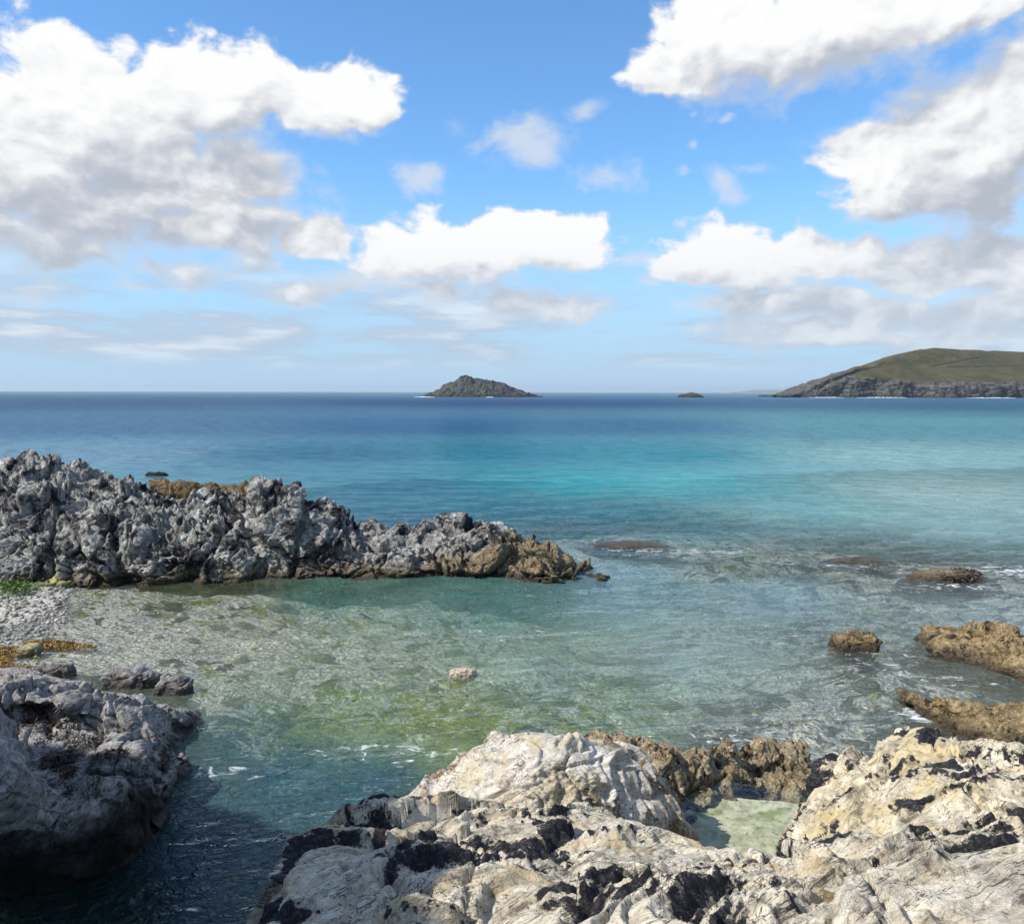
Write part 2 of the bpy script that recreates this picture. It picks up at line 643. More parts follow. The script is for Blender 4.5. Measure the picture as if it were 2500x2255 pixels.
    if pits:
        pv = t.voro(t.v('MULTIPLY_ADD', t.comb(n1, n2, st), (.5, .5, .5), pos), 9.0 * scale)
        hb = t.m('MULTIPLY_ADD', t.m('MINIMUM', pv, .55), pits, hb)
        pv = t.voro(t.v('MULTIPLY_ADD', t.comb(n2, st, n1), (.3, .3, .3), pos), 21.0 * scale)
        hb = t.m('MULTIPLY_ADD', t.m('MINIMUM', pv, .5), pits * .4, hb)
    bp = t.new('ShaderNodeBump')
    bp.inputs['Strength'].default_value = bump
    bp.inputs['Distance'].default_value = 1.6
    t.put(bp.inputs['Height'], hb)
    bs = t.new('ShaderNodeBsdfPrincipled')
    t.put(bs.inputs['Base Color'], c)
    t.put(bs.inputs['Roughness'], rg)
    bs.inputs['Specular IOR Level'].default_value = .22
    t.put(bs.inputs['Normal'], bp.outputs[0])
    t.put(out.inputs[0], bs)
    return m


M_RIDGE = rock_mat('jagged_grey_rock', (.80, .77, .70), (.36, .345, .31), (.045, .043, .04), lichen=(.020, .020, .023), lichen_amt=.525, lichen_scale=1.0,  # black blotches: lichen, and the dark of shaded crevices put into the colour
                   tide_or_shade=(.30, .225, .13), tide_or_shade_z=(.0, .5), streak=.35, scale=1.0, bump=.9, bed=(.6, .3, .75), balance=.485, tide_x=(-3.5, 1.5, .9), pits=.06, lines=.6)
M_SLAB = rock_mat('pale_ledge_rock', (.74, .67, .53), (.50, .435, .325), (.12, .10, .075), lichen=(.018, .017, .019), lichen_amt=.575, lichen_scale=2.3,
                  streak=1.1, scale=1.25, bump=1.0, stain=(.54, .41, .22), stain_amt=.56, wet=False, balance=.53, crest=.17, lines=.8)
M_DOME = rock_mat('white_quartz_rock', (.72, .68, .60), (.50, .455, .38), (.15, .12, .09), lichen=(.14, .105, .065), lichen_amt=.575, lichen_scale=2.0,
                  streak=.8, scale=1.3, bump=.7, stain=(.50, .41, .25), stain_amt=.52, wet=True, balance=.53, tide_or_shade=(.27, .19, .10), tide_or_shade_z=(.45, 1.0), crest=.10, lines=.45)
M_RIB = rock_mat('barnacled_brown_rock', (.60, .49, .32), (.35, .26, .145), (.07, .05, .03), lichen=(.03, .022, .015), lichen_amt=.555, lichen_scale=3.0,
                 streak=.4, scale=1.8, bump=1.0, balance=.52, pits=.03)
M_OUT = rock_mat('cream_outcrop_rock', (.74, .66, .50), (.52, .45, .32), (.13, .105, .075), lichen=(.018, .017, .019), lichen_amt=.575, lichen_scale=2.2,
                 streak=1.0, scale=1.2, bump=.8, stain=(.60, .47, .24), stain_amt=.53, wet=True, balance=.53, bed=(.8, .45, .2), crest=.17, lines=.8)
M_GREY = rock_mat('smooth_grey_rock', (.47, .45, .42), (.28, .265, .245), (.07, .066, .062), lichen=(.03, .028, .028), lichen_amt=.61, lichen_scale=1.6,
                  streak=1.0, scale=1.3, bump=1.1, bed=(.75, -.35, .3), lines=.7)
M_BLOCK = rock_mat('dark_block_rock', (.44, .42, .40), (.22, .21, .20), (.05, .048, .047), lichen=(.03, .028, .026), lichen_amt=.54, lichen_scale=1.2,
                   tide_or_shade=(.010, .009, .009), tide_or_shade_z=(.65, 1.10), streak=.7, scale=1.2, bump=.9, bed=(.6, .3, .6), lines=.5)  # low black band paints the undercut's deep shade into the rock colour
M_BROWN = rock_mat('brown_weathered_rock', (.54, .41, .22), (.33, .235, .115), (.07, .05, .028), lichen=(.03, .022, .012), lichen_amt=.55, lichen_scale=2.0,
                   streak=.5, scale=1.5, bump=.9, pits=.03, lines=.5)
M_SUNK = rock_mat('pale_drowned_stone', (.50, .41, .31), (.36, .28, .20), (.18, .135, .095), streak=.6, scale=1.5, bump=.6, wet=False, balance=.55)
M_SEAROCK = rock_mat('dark_sea_rock', (.135, .13, .125), (.062, .06, .06), (.02, .02, .022), lichen=(.05, .055, .026), lichen_amt=.56, lichen_scale=.6,
                     streak=.6, scale=.10, bump=1.0, wet=False, tide_or_shade=(.03, .027, .022), tide_or_shade_z=(.5, 3.5), balance=.47, bed=(.6, .2, .6))

# ------------------------------------------------------------------ water and seabed fields
_rng = np.random.default_rng(7)


def logco(x, y):
    d = np.hypot(x, y)
    return np.stack([np.arctan2(x, y) * 1.6, np.log(np.maximum(d, .1))], -1)


def field_from(points, x, y, pw=3.0, eps=.03):
    pts = np.array([G(p[0], p[1])[:2] for p in points])
    val = np.array([p[2:] for p in points], float)
    pc = logco(pts[:, 0], pts[:, 1])
    q = logco(x, y)
    num = np.zeros((len(x), val.shape[1]))
    den = np.zeros(len(x))
    for c, v in zip(pc, val):
        w = 1.0 / (((q - c) ** 2).sum(1) + eps ** 2) ** (pw / 2)
        num += w[:, None] * v
        den += w
    return num / den[:, None]


DEPTH = [(-200, 1440, -.25), (0, 1440, -.16), (60, 1470, -.06), (0, 1500, -.05), (110, 1500, .0), (40, 1545, .02), (-200, 1540, -.05), (250, 1465, .10), (250, 1540, .12), (480, 1450, .28),
         (800, 1460, .65), (1100, 1470, .8), (600, 1560, .32), (900, 1590, .5), (1200, 1600, .65), (1500, 1470, 1.5), (1900, 1470, 1.3), (2300, 1490, .9),
         (1700, 1620, .9), (1100, 1720, .6), (800, 1720, .6), (1300, 1740, .65), (1500, 1720, .7), (700, 1900, 1.9), (500, 2100, 2.3), (600, 1830, 1.2), (900, 1900, 1.9),
         (450, 2000, 1.9), (200, 2220, 1.6), (1700, 1780, .5), (1900, 1760, .5), (2100, 1830, .4), (2250, 1690, .35), (2080, 1570, .35), (350, 1610, .22), (450, 1680, .45), (150, 1600, .1),
         (1500, 1335, .3), (2100, 1375, .4), (2350, 1410, .3), (1800, 1360, .5), (1500, 1390, 1.3), (1450, 1150, 4), (300, 1100, 5), (2300, 1250, 2.5), (1000, 1200, 3.0),
         (0, 1600, .05), (100, 1620, .05)]


def depth_at(x, y):
    P = np.stack([x, y, np.zeros_like(x)], 1).astype(np.float32)
    d = field_from(DEPTH, x, y)[:, 0]
    k = np.clip((d - .02) / .5, 0, 1)
    return d + k * (fbm(P * .55, 4) * .35 + fbm(P * 1.6 + 5, 3) * .06)


# ------------------------------------------------------------------ sea surface
def build_sea():
    rows = []
    ys = np.concatenate([np.linspace(2900, 2260, 10), np.linspace(2255, 1340, 280), np.linspace(1337, 975, 70)])
    dist = np.array([-(CAM_H) / ray(CX, yy)[2] * ray(CX, yy)[1] for yy in ys])
    dist = np.r_[2.0, 3.0, dist, np.geomspace(dist[-1] * 1.12, 14500, 20)]
    aa = np.linspace(-.72, .72, 430)
    aa = np.r_[np.linspace(-1.45, -.74, 14), aa, np.linspace(.74, 1.45, 14)]
    xt = np.tan(aa)
    Dm, Xm = np.meshgrid(dist, xt, indexing='ij')
    x = (Dm * Xm).ravel()
    y = Dm.ravel()
    d = depth_at(x, y)
    near = np.clip(1 - (y - 30) / 90, 0, 1)
    calm = np.clip(d / .5, .12, 1)
    P = np.stack([x, y, np.zeros_like(x)], 1).astype(np.float32)
    wv = np.stack([x * .55 + y * .12, y * 1.5 - x * .25, np.zeros_like(x)], 1).astype(np.float32)
    h = fbm(wv * .55, 3) * .055 * near + fbm(wv * 1.5 + 3, 3) * .028 * np.clip(1 - (y - 18) / 30, 0, 1)
    h *= calm
    # the low wave humping up over the shallow reef
    c0 = np.array([G(1560, 1352)[:2], G(1700, 1365)[:2], G(1810, 1378)[:2], G(1880, 1385)[:2], G(2030, 1405)[:2], G(2200, 1412)[:2]])
    yc = np.interp(x, c0[:, 0], c0[:, 1])
    am = np.interp(x, c0[:, 0], [0, .10, .22, .42, .16, 0], left=0, right=0)
    dy = y - yc + .25 * fbm(P * .6, 2)
    prof = np.where(dy < 0, np.exp(-(dy / .45) ** 2), np.exp(-(dy / 1.3) ** 2))
    h += am * prof * (1 + .4 * fbm(P * 1.1, 2))
    z = h
    # water colour, with the sky's reflection on the left painted in paler
    BODY = [(0, 985, .025, .075, .15), (1250, 985, .006, .045, .13), (2400, 990, .02, .09, .16), (300, 1040, .04, .12, .21), (1000, 1040, .008, .085, .19), (1500, 1040, .010, .105, .20),
            (2200, 1040, .09, .25, .28), (200, 1110, .13, .25, .33), (800, 1110, .016, .12, .20), (1250, 1110, .008, .16, .23), (1600, 1110, .014, .20, .25), (2200, 1120, .24, .42, .41),
            (1400, 1180, .006, .27, .29), (1250, 1170, .008, .20, .24), (1000, 1190, .018, .13, .20), (1700, 1190, .06, .33, .35), (2300, 1200, .32, .48, .45), (1200, 1240, .014, .15, .21),
            (1500, 1260, .018, .21, .25), (1900, 1250, .18, .42, .41), (1000, 1270, .016, .12, .19), (1700, 1310, .05, .24, .26), (2300, 1300, .22, .37, .37), (1450, 1310, .03, .16, .20),
            (1650, 1352, .13, .17, .13), (1850, 1372, .14, .17, .12), (2050, 1388, .15, .17, .12), (2250, 1400, .17, .18, .13), (1500, 1400, .16, .27, .33), (1900, 1440, .21, .30, .37), (2350, 1470, .27, .33, .35), (1200, 1470, .14, .31, .28), (800, 1460, .15, .32, .26), (500, 1450, .24, .27, .13),
            (600, 1550, .50, .50, .33), (350, 1560, .56, .54, .36), (900, 1600, .36, .42, .28), (1300, 1620, .30, .40, .31), (1700, 1600, .32, .40, .37), (2200, 1650, .36, .39, .33), (1100, 1750, .28, .34, .12), (1500, 1760, .24, .32, .16),
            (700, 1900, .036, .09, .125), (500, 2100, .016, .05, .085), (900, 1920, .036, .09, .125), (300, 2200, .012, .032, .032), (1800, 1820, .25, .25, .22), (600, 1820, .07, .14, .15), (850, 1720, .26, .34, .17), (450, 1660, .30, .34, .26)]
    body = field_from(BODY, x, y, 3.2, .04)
    body = body * np.where(y[:, None] > 28, [[1.2, 1.2, 1.2]], [[1.1, 1.18, 1.08]])
    sc = np.exp(fbm(np.stack([x * .02, y * .05, x * 0], 1) * 1.0, 4) * .16 * np.clip((y - 30) / 60, 0, 1))
    body = np.clip(body * sc[:, None], 0, 1)
    opac = 1 - np.exp(-np.maximum(d, 0) * .55)
    opac = np.where(y > 40, np.maximum(opac, np.clip((y - 40) / 25, 0, 1)), opac)
    # foam
    foam = np.zeros(len(x))

    def patch(px, py, rx, ry, amt):
        c = G(px, py)
        ex = abs(G(px + rx, py)[0] - c[0])
        ey = abs(G(px, py - ry)[1] - c[1])
        q = ((x - c[0]) / ex) ** 2 + ((y - c[1]) / ey) ** 2
        np.maximum(foam, amt * np.exp(-q * 1.2), out=foam)

    patch(2480, 1395, 140, 22, .42)
    patch(2330, 1432, 150, 12, .3)
    patch(1560, 1345, 110, 12, .34)
    patch(1480, 1330, 60, 8, .28)
    patch(2060, 1385, 120, 14, .36)
    patch(1720, 1350, 130, 12, .4)
    patch(960, 1835, 200, 32, .3)
    patch(1800, 1800, 230, 40, .28)
    patch(2110, 1600, 130, 30, .25)
    patch(2230, 1745, 60, 25, .5)
    patch(2330, 1660, 160, 24, .25)
    patch(560, 1890, 90, 40, .2)
    F = grid_faces(len(xt), len(dist))
    V = np.stack([x, y, z], 1)
    m, t, out = new_mat('sea_water')
    geo = t.new('ShaderNodeNewGeometry')
    pos = geo.outputs['Position']
    px, py, pz = t.sep(pos)
    far = t.ss(py, 14, 70)
    vfar = t.ss(py, 30, 400)
    sk = t.comb(t.m('MULTIPLY_ADD', py, .18, t.m('MULTIPLY', px, .78)), t.m('MULTIPLY_ADD', px, -.22, t.m('MULTIPLY', py, 1.35)), 0.0)
    w1 = t.m('SUBTRACT', 1.0, t.m('MULTIPLY', t.m('ABSOLUTE', t.m('SUBTRACT', t.noise(sk, 5.0, 3, .55, .7), .5)), 3.0))
    w2 = t.noise(sk, .62, 4, .55, .4)
    w3 = t.noise(sk, .11, 5, .6, .3)
    w4 = t.noise(sk, .30, 3, .55, .3)
    hh = t.m('ADD', t.m('MULTIPLY_ADD', w4, t.ss(py, 25, 80, 0, 1.5), t.m('MULTIPLY', w1, t.lin(far, 0, 1, .050, .11))), t.m('ADD', t.m('MULTIPLY', w2, t.lin(far, 0, 1, .15, 1.1)), t.m('MULTIPLY', w3, t.lin(vfar, 0, 1, .75, 4.2))))
    da = t.attr('depth').outputs['Fac']
    bp = t.new('ShaderNodeBump')
    t.put(bp.inputs['Strength'], t.lin(da, 0, .5, .45, 1.0))
    bp.inputs['Distance'].default_value = 1.0
    t.put(bp.inputs['Height'], hh)
    bodyc = t.attr('body').outputs['Color']
    # ripples gather foam flecks
    fo = t.attr('foam').outputs['Fac']
    fn = t.noise(t.v('MULTIPLY', pos, (1, 1.4, 1)), 3.2, 8, .68, 1.2)
    fth = t.m('MULTIPLY', t.ss(t.m('ADD', t.m('MULTIPLY', fo, .42), t.m('SUBTRACT', fn, .5)), .12, .30), .9)
    dif = t.new('ShaderNodeBsdfDiffuse')
    t.put(dif.inputs['Color'], bodyc)
    t.put(dif.inputs['Normal'], bp.outputs[0])
    tr = t.new('ShaderNodeBsdfTransparent')
    tc = t.mix(t.ss(da, 0, 2.2), (.97, .98, .97), (.35, .62, .62))
    t.put(tr.inputs['Color'], tc)
    mx = t.new('ShaderNodeMixShader')
    t.put(mx.inputs[0], t.attr('opac').outputs['Fac'])
    t.put(mx.inputs[1], tr)
    t.put(mx.inputs[2], dif)
    gl = t.new('ShaderNodeBsdfGlossy')
    t.put(gl.inputs['Roughness'], t.lin(vfar, 0, 1, .045, .20))
    t.put(gl.inputs['Normal'], bp.outputs[0])
    fr = t.new('ShaderNodeFresnel')
    fr.inputs['IOR'].default_value = 1.333
    t.put(fr.inputs['Normal'], bp.outputs[0])
    mx2 = t.new('ShaderNodeMixShader')
    t.put(mx2.inputs[0], t.m('MULTIPLY', fr, t.lin(vfar, 0, 1, 1.0, .60)))
    t.put(mx2.inputs[1], mx)
    t.put(mx2.inputs[2], gl)
    fd = t.new('ShaderNodeBsdfDiffuse')
    fd.inputs['Color'].default_value = (.75, .78, .78, 1)
    mx3 = t.new('ShaderNodeMixShader')
    t.put(mx3.inputs[0], fth)
    t.put(mx3.inputs[1], mx2)
    t.put(mx3.inputs[2], fd)
    t.put(out.inputs[0], mx3)
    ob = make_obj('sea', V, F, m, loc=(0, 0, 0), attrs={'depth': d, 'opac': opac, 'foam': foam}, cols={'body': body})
    tag(ob, 'clear green to deep blue sea water with small ripples', 'sea', kind='structure')


build_sea()


def build_seabed():
    dist = np.r_[2, 5, np.geomspace(6.5, 75, 210)]
    xt = np.linspace(-1.6, 1.6, 270)
    Dm, Xm = np.meshgrid(dist, xt, indexing='ij')
    x, y = (Dm * Xm).ravel(), Dm.ravel()
    z = -depth_at(x, y)
    P = np.stack([x, y, np.zeros_like(x)], 1).astype(np.float32)
    # yellow-green weed beds, dark weed, pale slabs
    W = [(1000, 1740, 1.15), (1250, 1760, 1.1), (800, 1770, .9), (1500, 1720, .6), (600, 1800, .3), (300, 1470, .32), (600, 1440, .36), (1300, 1690, .5), (1750, 1690, .35), (900, 1560, .12), (1200, 1540, .1),
         (600, 1560, .15), (1700, 1500, .1), (500, 2050, .3), (700, 1900, .25), (2100, 1650, .2), (1900, 1800, .1), (1500, 1600, .15), (300, 1560, .15), (250, 2190, .5)]
    weed = field_from(W, x, y, 3, .05)[:, 0]
    Kp = [(1500, 1560, .25), (1700, 1430, .45), (2100, 1450, .4), (1300, 1440, .3), (600, 1560, .2), (850, 1720, .45), (1300, 1780, .5), (700, 1900, .7), (500, 2100, .8), (950, 1900, .65), (1900, 1820, .5),
          (300, 1500, .05), (100, 1500, 0), (1100, 1500, .25), (800, 1470, .1), (2300, 1700, .5), (1000, 1640, .25), (450, 1640, .15), (1500, 1700, .35)]
    kelp = field_from(Kp, x, y, 3, .05)[:, 0]
    m, t, out = new_mat('seabed_sand')
    geo = t.new('ShaderNodeNewGeometry')
    pos = geo.outputs['Position']
    n1 = t.noise(pos, 1.1, 7, .62, .6)
    n2 = t.noise(pos, 4.5, 6, .65, .3)
    n3 = t.noise(t.v('ADD', pos, (31, 7, 3)), 1.3, 8, .66, .5)
    n4 = t.noise(t.v('ADD', pos, (3, 57, 3)), 1.9, 8, .68, .5)
    peb = t.voro(pos, 11.0)
    sand = t.mix(t.ss(n2, .35, .65), (.46, .43, .32), (.78, .74, .60))
    sand = t.mix(t.ss(peb, .0, .5, .0, .5), sand, (.78, .76, .70))
    alg = t.mix(t.ss(n2, .35, .62), (.09, .15, .02), (.42, .41, .07))
    wa = t.attr('weed').outputs['Fac']
    wm = t.ss(t.m('ADD', t.m('MULTIPLY', wa, .42), t.m('MULTIPLY', t.m('SUBTRACT', n4, .5), 1.5)), .17, .25)
    dry = t.ss(t.sep(pos)[2], -.06, .0)
    wm = t.m('MULTIPLY', wm, t.m('SUBTRACT', 1.0, dry))
    sand = t.mix(t.m('MULTIPLY', dry, .7), sand, t.mix(t.ss(n2, .4, .6), (.20, .19, .17), (.42, .40, .36)))
    c = t.mix(wm, sand, alg)
    ka = t.attr('kelp').outputs['Fac']
    km = t.ss(t.m('ADD', t.m('MULTIPLY', ka, .40), t.m('MULTIPLY', t.m('SUBTRACT', n3, .5), 1.5)), .19, .25)
    c = t.mix(km, c, t.mix(t.ss(n2, .4, .6), (.014, .022, .025), (.05, .06, .045)))
    bs = t.new('ShaderNodeBsdfPrincipled')
    t.put(bs.inputs['Base Color'], c)
    bs.inputs['Roughness'].default_value = .8
    bp = t.new('ShaderNodeBump')
    bp.inputs['Strength'].default_value = .6
    bp.inputs['Distance'].default_value = .08
    t.put(bp.inputs['Height'], t.m('ADD', n2, t.m('MULTIPLY', peb, -.4)))
    t.put(bs.inputs['Normal'], bp.outputs[0])
    t.put(out.inputs[0], bs)
    ob = make_obj('seabed', np.stack([x, y, z], 1), grid_faces(len(xt), len(dist)), m, loc=(0, 0, 0), attrs={'weed': weed, 'kelp': kelp})
    tag(ob, 'pale sandy seabed with weed patches and shingle shore', 'seabed', kind='structure')


build_seabed()


def build_bed_stones():
    U, F0 = ico(2)
    r = np.random.default_rng(77)
    V, F, k = [], [], 0
    while k < 520:
        px, py = r.uniform(120, 2400), r.uniform(1440, 2000)
        g = G(px, py)
        dep = float(depth_at(np.array([g[0]]), np.array([g[1]]))[0])
        if dep < .12:
            k += .05
            continue
        sz = (.05 + .22 * r.random() ** 3) * r.uniform(.7, 1.3, 3) * [1.3, 1, .6]
        sz[2] = min(sz[2], dep * .7)
        Q = U * sz * (1 + .6 * perlin((U * 1.6 + r.uniform(0, 50, 3)).astype(np.float32)))[:, None]
        a = r.uniform(0, 6.28)
        Q = np.stack([Q[:, 0] * math.cos(a) - Q[:, 1] * math.sin(a), Q[:, 0] * math.sin(a) + Q[:, 1] * math.cos(a), Q[:, 2]], 1)
        F.append(F0 + len(V) * len(U))
        V.append(Q + [g[0], g[1], -dep])
        k += 1
    m, t, out = new_mat('drowned_stones')
    geo = t.new('ShaderNodeNewGeometry')
    bs = t.new('ShaderNodeBsdfPrincipled')
    ri = geo.outputs['Random Per Island']
    n = t.noise(geo.outputs['Position'], 6, 5, .65)
    c = t.mix(t.ss(ri, .15, .8), (.10, .11, .07), (.82, .77, .64))
    c = t.mix(t.ss(n, .5, .64, 0, .8), c, (.20, .22, .05))
    t.put(bs.inputs['Base Color'], c)
    bs.inputs['Roughness'].default_value = .8
    t.put(out.inputs[0], bs)
    ob = make_obj('bed_stones', np.concatenate(V), np.concatenate(F), m)
    tag(ob, 'pale and weedy stones strewn over the bottom of the cove', 'stones', kind='stuff')


STONES = build_bed_stones

# ------------------------------------------------------------------ the long jagged ridge
def seglist(*a):
    return [np.array(r) for r in a]


def disp_ridge(P):
    w = np.stack([fbm(P * .9 + 3, 3), fbm(P * .9 + 40, 3), fbm(P * .9 + 80, 3)], 1) * .45
    Q = P + w
    cl = perlin((P * np.float32([.45, .3, .15]) + 4))
    d = fbm(P * .36, 3) * .42 - np.exp(-(cl / .05) ** 2) * .30
    d += facets(Q * np.float32([.6, .6, .8]), .30, .22)
    d += facets(Q * np.float32([1.5, 1.5, 1.9]) + 5, .26, .10)
    m = np.clip(fbm(P * .55 + 11, 3) * 3.5 + .45, .06, 1.1)
    # tilted beds
    ph = P @ np.float32([.9, .5, 1.9]) * 1.5 + fbm(P * .7 + 9, 3) * 1.6
    f = ph - np.floor(ph)
    d += np.minimum(f, (1 - f) * 5) * .11 * m
    d += facets(P * np.float32([4.2, 4.2, 5.0]) + w * 2, .13, .06) * m
    f1, f2, cid, cv = worley(P * np.float32([5, 5, 6.5]) + w * 3)
    d += (np.minimum(f1, .55) - .35) * .13 * m
    d += (ridged(P * np.float32([6, 6, 7]), 3, .5) - .4) * .05
    return d.astype(np.float64)


def build_ridge():
    xc = [-420, -200, 0, 80, 200, 300, 420, 560, 618, 632, 722, 766, 815, 835, 900, 1000, 1130, 1250, 1350, 1420, 1456]
    yc = [1150, 1145, 1134, 1118, 1142, 1160, 1200, 1222, 1222, 1160, 1166, 1212, 1222, 1250, 1272, 1270, 1268, 1288, 1316, 1360, 1392]
    oc = [6, 6, 6, 6, 5.5, 5, 3.6, 2.8, 2.4, 1.9, 1.9, 2.2, 2.2, 2.2, 2.1, 2.1, 2.1, 1.9, 1.5, .8, .3]
    yw = [1452, 1448, 1440, 1440, 1433, 1428, 1424, 1420, 1418, 1416, 1413, 1410, 1410, 1410, 1411, 1407, 1405, 1413, 1428, 1418, 1402]
    yc = [q + (20 if i < 5 else 16) for i, q in enumerate(yc)]
    yc[9] += 8
    yc[10] += 8
    W = [G(a, b) for a, b in zip(xc, yw)]
    C = [D(a, b, w[1] + o) for a, b, o, w in zip(xc, yc, oc, W)]
    def mixrow(fy, fo):
        return [D(a, w_ + (c_ - w_) * fy, W[i][1] + oc[i] * fo) for i, (a, w_, c_) in enumerate(zip(xc, yw, yc))]
    skirt = [(w[0] * .99, w[1] - .35, -.9) for w in W]
    b1 = [(c[0] * 1.03, c[1] + .7 + .1 * o, c[2] * .62) for c, o in zip(C, oc)]
    back = [(c[0] * 1.05, c[1] + 2.0 + .2 * o, -1.0) for c, o in zip(C, oc)]
    X = loft([skirt, W, mixrow(.36, .10), mixrow(.72, .42), C, b1, back], 780, 260, seg=[.35, 1.2, 1.3, 1.3, .55, .5], smooth=2)
    V, F = displaced(X, disp_ridge)
    ob = make_obj('rock_ridge', V, F, M_RIDGE)
    tag(ob, 'long jagged grey and black rock ridge running into the sea behind the pool', 'rock')


build_ridge()


# ------------------------------------------------------------------ foreground ledge and its neighbours
LAST = {}


def disp_slab_fn(seed, amp=1.0, bed=(.85, .5, .12), blocks=1.0, grooves=1.0, fine=1.0, patches=()):
    b = np.array(bed, np.float32)
    b /= np.linalg.norm(b)
    s = np.cross(b, [0, 0, 1]).astype(np.float32)
    s /= np.linalg.norm(s)
    u = np.cross(s, b).astype(np.float32)

    def fn(P):
        P = P + seed
        w = fbm(P * .6, 3) * .7
        a, c, e = P @ b, P @ s + w, P @ u + w * .6
        d = fbm(P * .55, 3) * .15 * amp
        # plates drawn out along the strike
        Q = np.stack([a * .38, c * .95, e * .95], 1) + fbm(P * 1.3, 3)[:, None] * .14
        d += facets(Q, .13 * amp, .06 * amp)

        def beds(ph, edge):
            f = ph - np.floor(ph)
            return np.where(f < 1 - edge, f / (1 - edge), (1 - f) / edge), np.exp(-((f - (1 - edge * .6)) / (edge * .9)) ** 2)
        jag = fbm(P * 2.1 + 4, 4, .55) * .30
        ph = c * 1.75 + e * 1.0 + fbm(P * .42 + 2, 3) * 1.5 + jag
        h1, e1 = beds(ph, .10)
        A = np.clip(.55 + fbm(P * .7 + 60, 2) * 1.1, .05, 1.2)
        d += (h1 - .5) * .135 * blocks * A
        ph = c * 6.1 + e * 3.8 + a * .35 + fbm(P * .8 + 8, 3) * 2.0 + jag * 2.6
        h2, e2 = beds(ph, .2)
        m2 = np.clip(fbm(P * .9 + 21, 2) * 2.2 + .6, .1, 1)
        d += (h2 - .5) * .042 * blocks * m2
        ph = c * 19 + e * 12 + a * .8 + fbm(P * 1.2 + 18, 3) * 4.0
        h3, e3 = beds(ph, .35)
        d += (h3 - .5) * .011 * blocks * np.clip(1.2 - m2, .2, 1)
        # joints cutting across
        f1, f2, _, _ = worley(np.stack([a * 1.3, c * .7, e * .7], 1) + fbm(P * 2, 2)[:, None] * .15)
        d -= np.exp(-((f2 - f1) / .03) ** 2) * .06 * blocks
        rough = np.clip(fbm(P * 1.1 + 50, 3) * 3 + .1, 0, 1)
        d += (ridged(P * 6, 3, .5) - .4) * .055 * fine * rough
        f1, f2, _, _ = worley(P * 10)
        d += (np.minimum(f1, .5) - .3) * .055 * fine * rough
        LAST['crest'] = np.maximum(e1 * A, e2 * .7 * m2)
        LAST['rough'] = rough
        pt = np.zeros(len(P), np.float32)
        for (px, py, pz, pr) in patches:
            g = np.array(G(px, py, pz), np.float32) + seed
            pt = np.maximum(pt, 1 - np.sqrt((((P - g) / np.float32([1.25, 1, 1])) ** 2).sum(1)) / pr)
        LAST['patch'] = np.clip(pt, -.3, 1)
        return d.astype(np.float64)
    return fn


def build_ledge():
    A = [(450, 2520, 3.0), (900, 2520, 3.25), (1400, 2520, 3.35), (1900, 2520, 3.4), (2400, 2520, 3.45), (2900, 2520, 3.5)]
    B = [(640, 2262, 2.75), (1000, 2255, 2.95), (1400, 2255, 3.05), (1800, 2255, 3.1), (2200, 2255, 3.2), (2760, 2255, 3.3)]
    C = [(735, 2130, 2.45), (1000, 2140, 2.75), (1400, 2150, 2.75), (1800, 2150, 2.72), (2200, 2160, 2.95), (2760, 2150, 3.1)]
    D_ = [(795, 2055, 2.15), (1040, 2050, 2.35), (1400, 2070, 2.30), (1750, 2105, 2.40), (2150, 2112, 2.65), (2760, 2090, 2.9)]
    E = [(950, 1998, 1.70), (1150, 1992, 1.80), (1400, 2010, 1.72), (1690, 2072, 1.95), (2030, 2088, 2.25), (2760, 2040, 2.7)]
    rows = []
    for r in (A, B, C, D_, E):
        pts = [G(*p) for p in r]
        e = pts[0]
        pts = [(e[0] - .75, e[1] + .55, -1.0), (e[0] - .28, e[1] + .15, e[2] - .75)] + pts
        rows.append(pts)
    last = rows[-1]
    dr = [(p[0] - (.1 if i < 3 else 0), p[1] + .55, p[2] - .75 if p[2] > 0 else p[2]) for i, p in enumerate(last)]
    bt = [(p[0], p[1] + 1.0, -.9) for p in last]
    X = loft(rows + [dr, bt], 640, 480, seg=[.7, 1.1, 1.0, 1.0, .45, .25], smooth=6)
    V, F = displaced(X, disp_slab_fn(0.0, bed=(.76, .62, -.1), patches=[(850, 2085, 2.35, .34), (770, 2150, 2.5, .22), (960, 2095, 2.5, .26), (1090, 2085, 2.45, .30), (1160, 2085, 2.4, .25), (690, 2215, 2.7, .2),
        (1040, 1985, 1.85, .32), (1150, 1982, 1.8, .25), (1560, 2120, 2.65, .16), (1500, 2165, 2.8, .18), (1620, 2215, 3.0, .16), (1340, 2080, 2.4, .2), (1430, 2100, 2.4, .16), (1900, 2090, 2.5, .18), (1760, 2110, 2.55, .2),
        (1160, 2160, 2.75, .15), (2000, 2230, 3.1, .2), (2300, 2150, 3.0, .25)]))
    ob = make_obj('ledge_rock', V, F, M_SLAB, attrs=dict(LAST))
    tag(ob, 'broad cream ledge streaked with black lichen filling the near foreground', 'rock')


build_ledge()


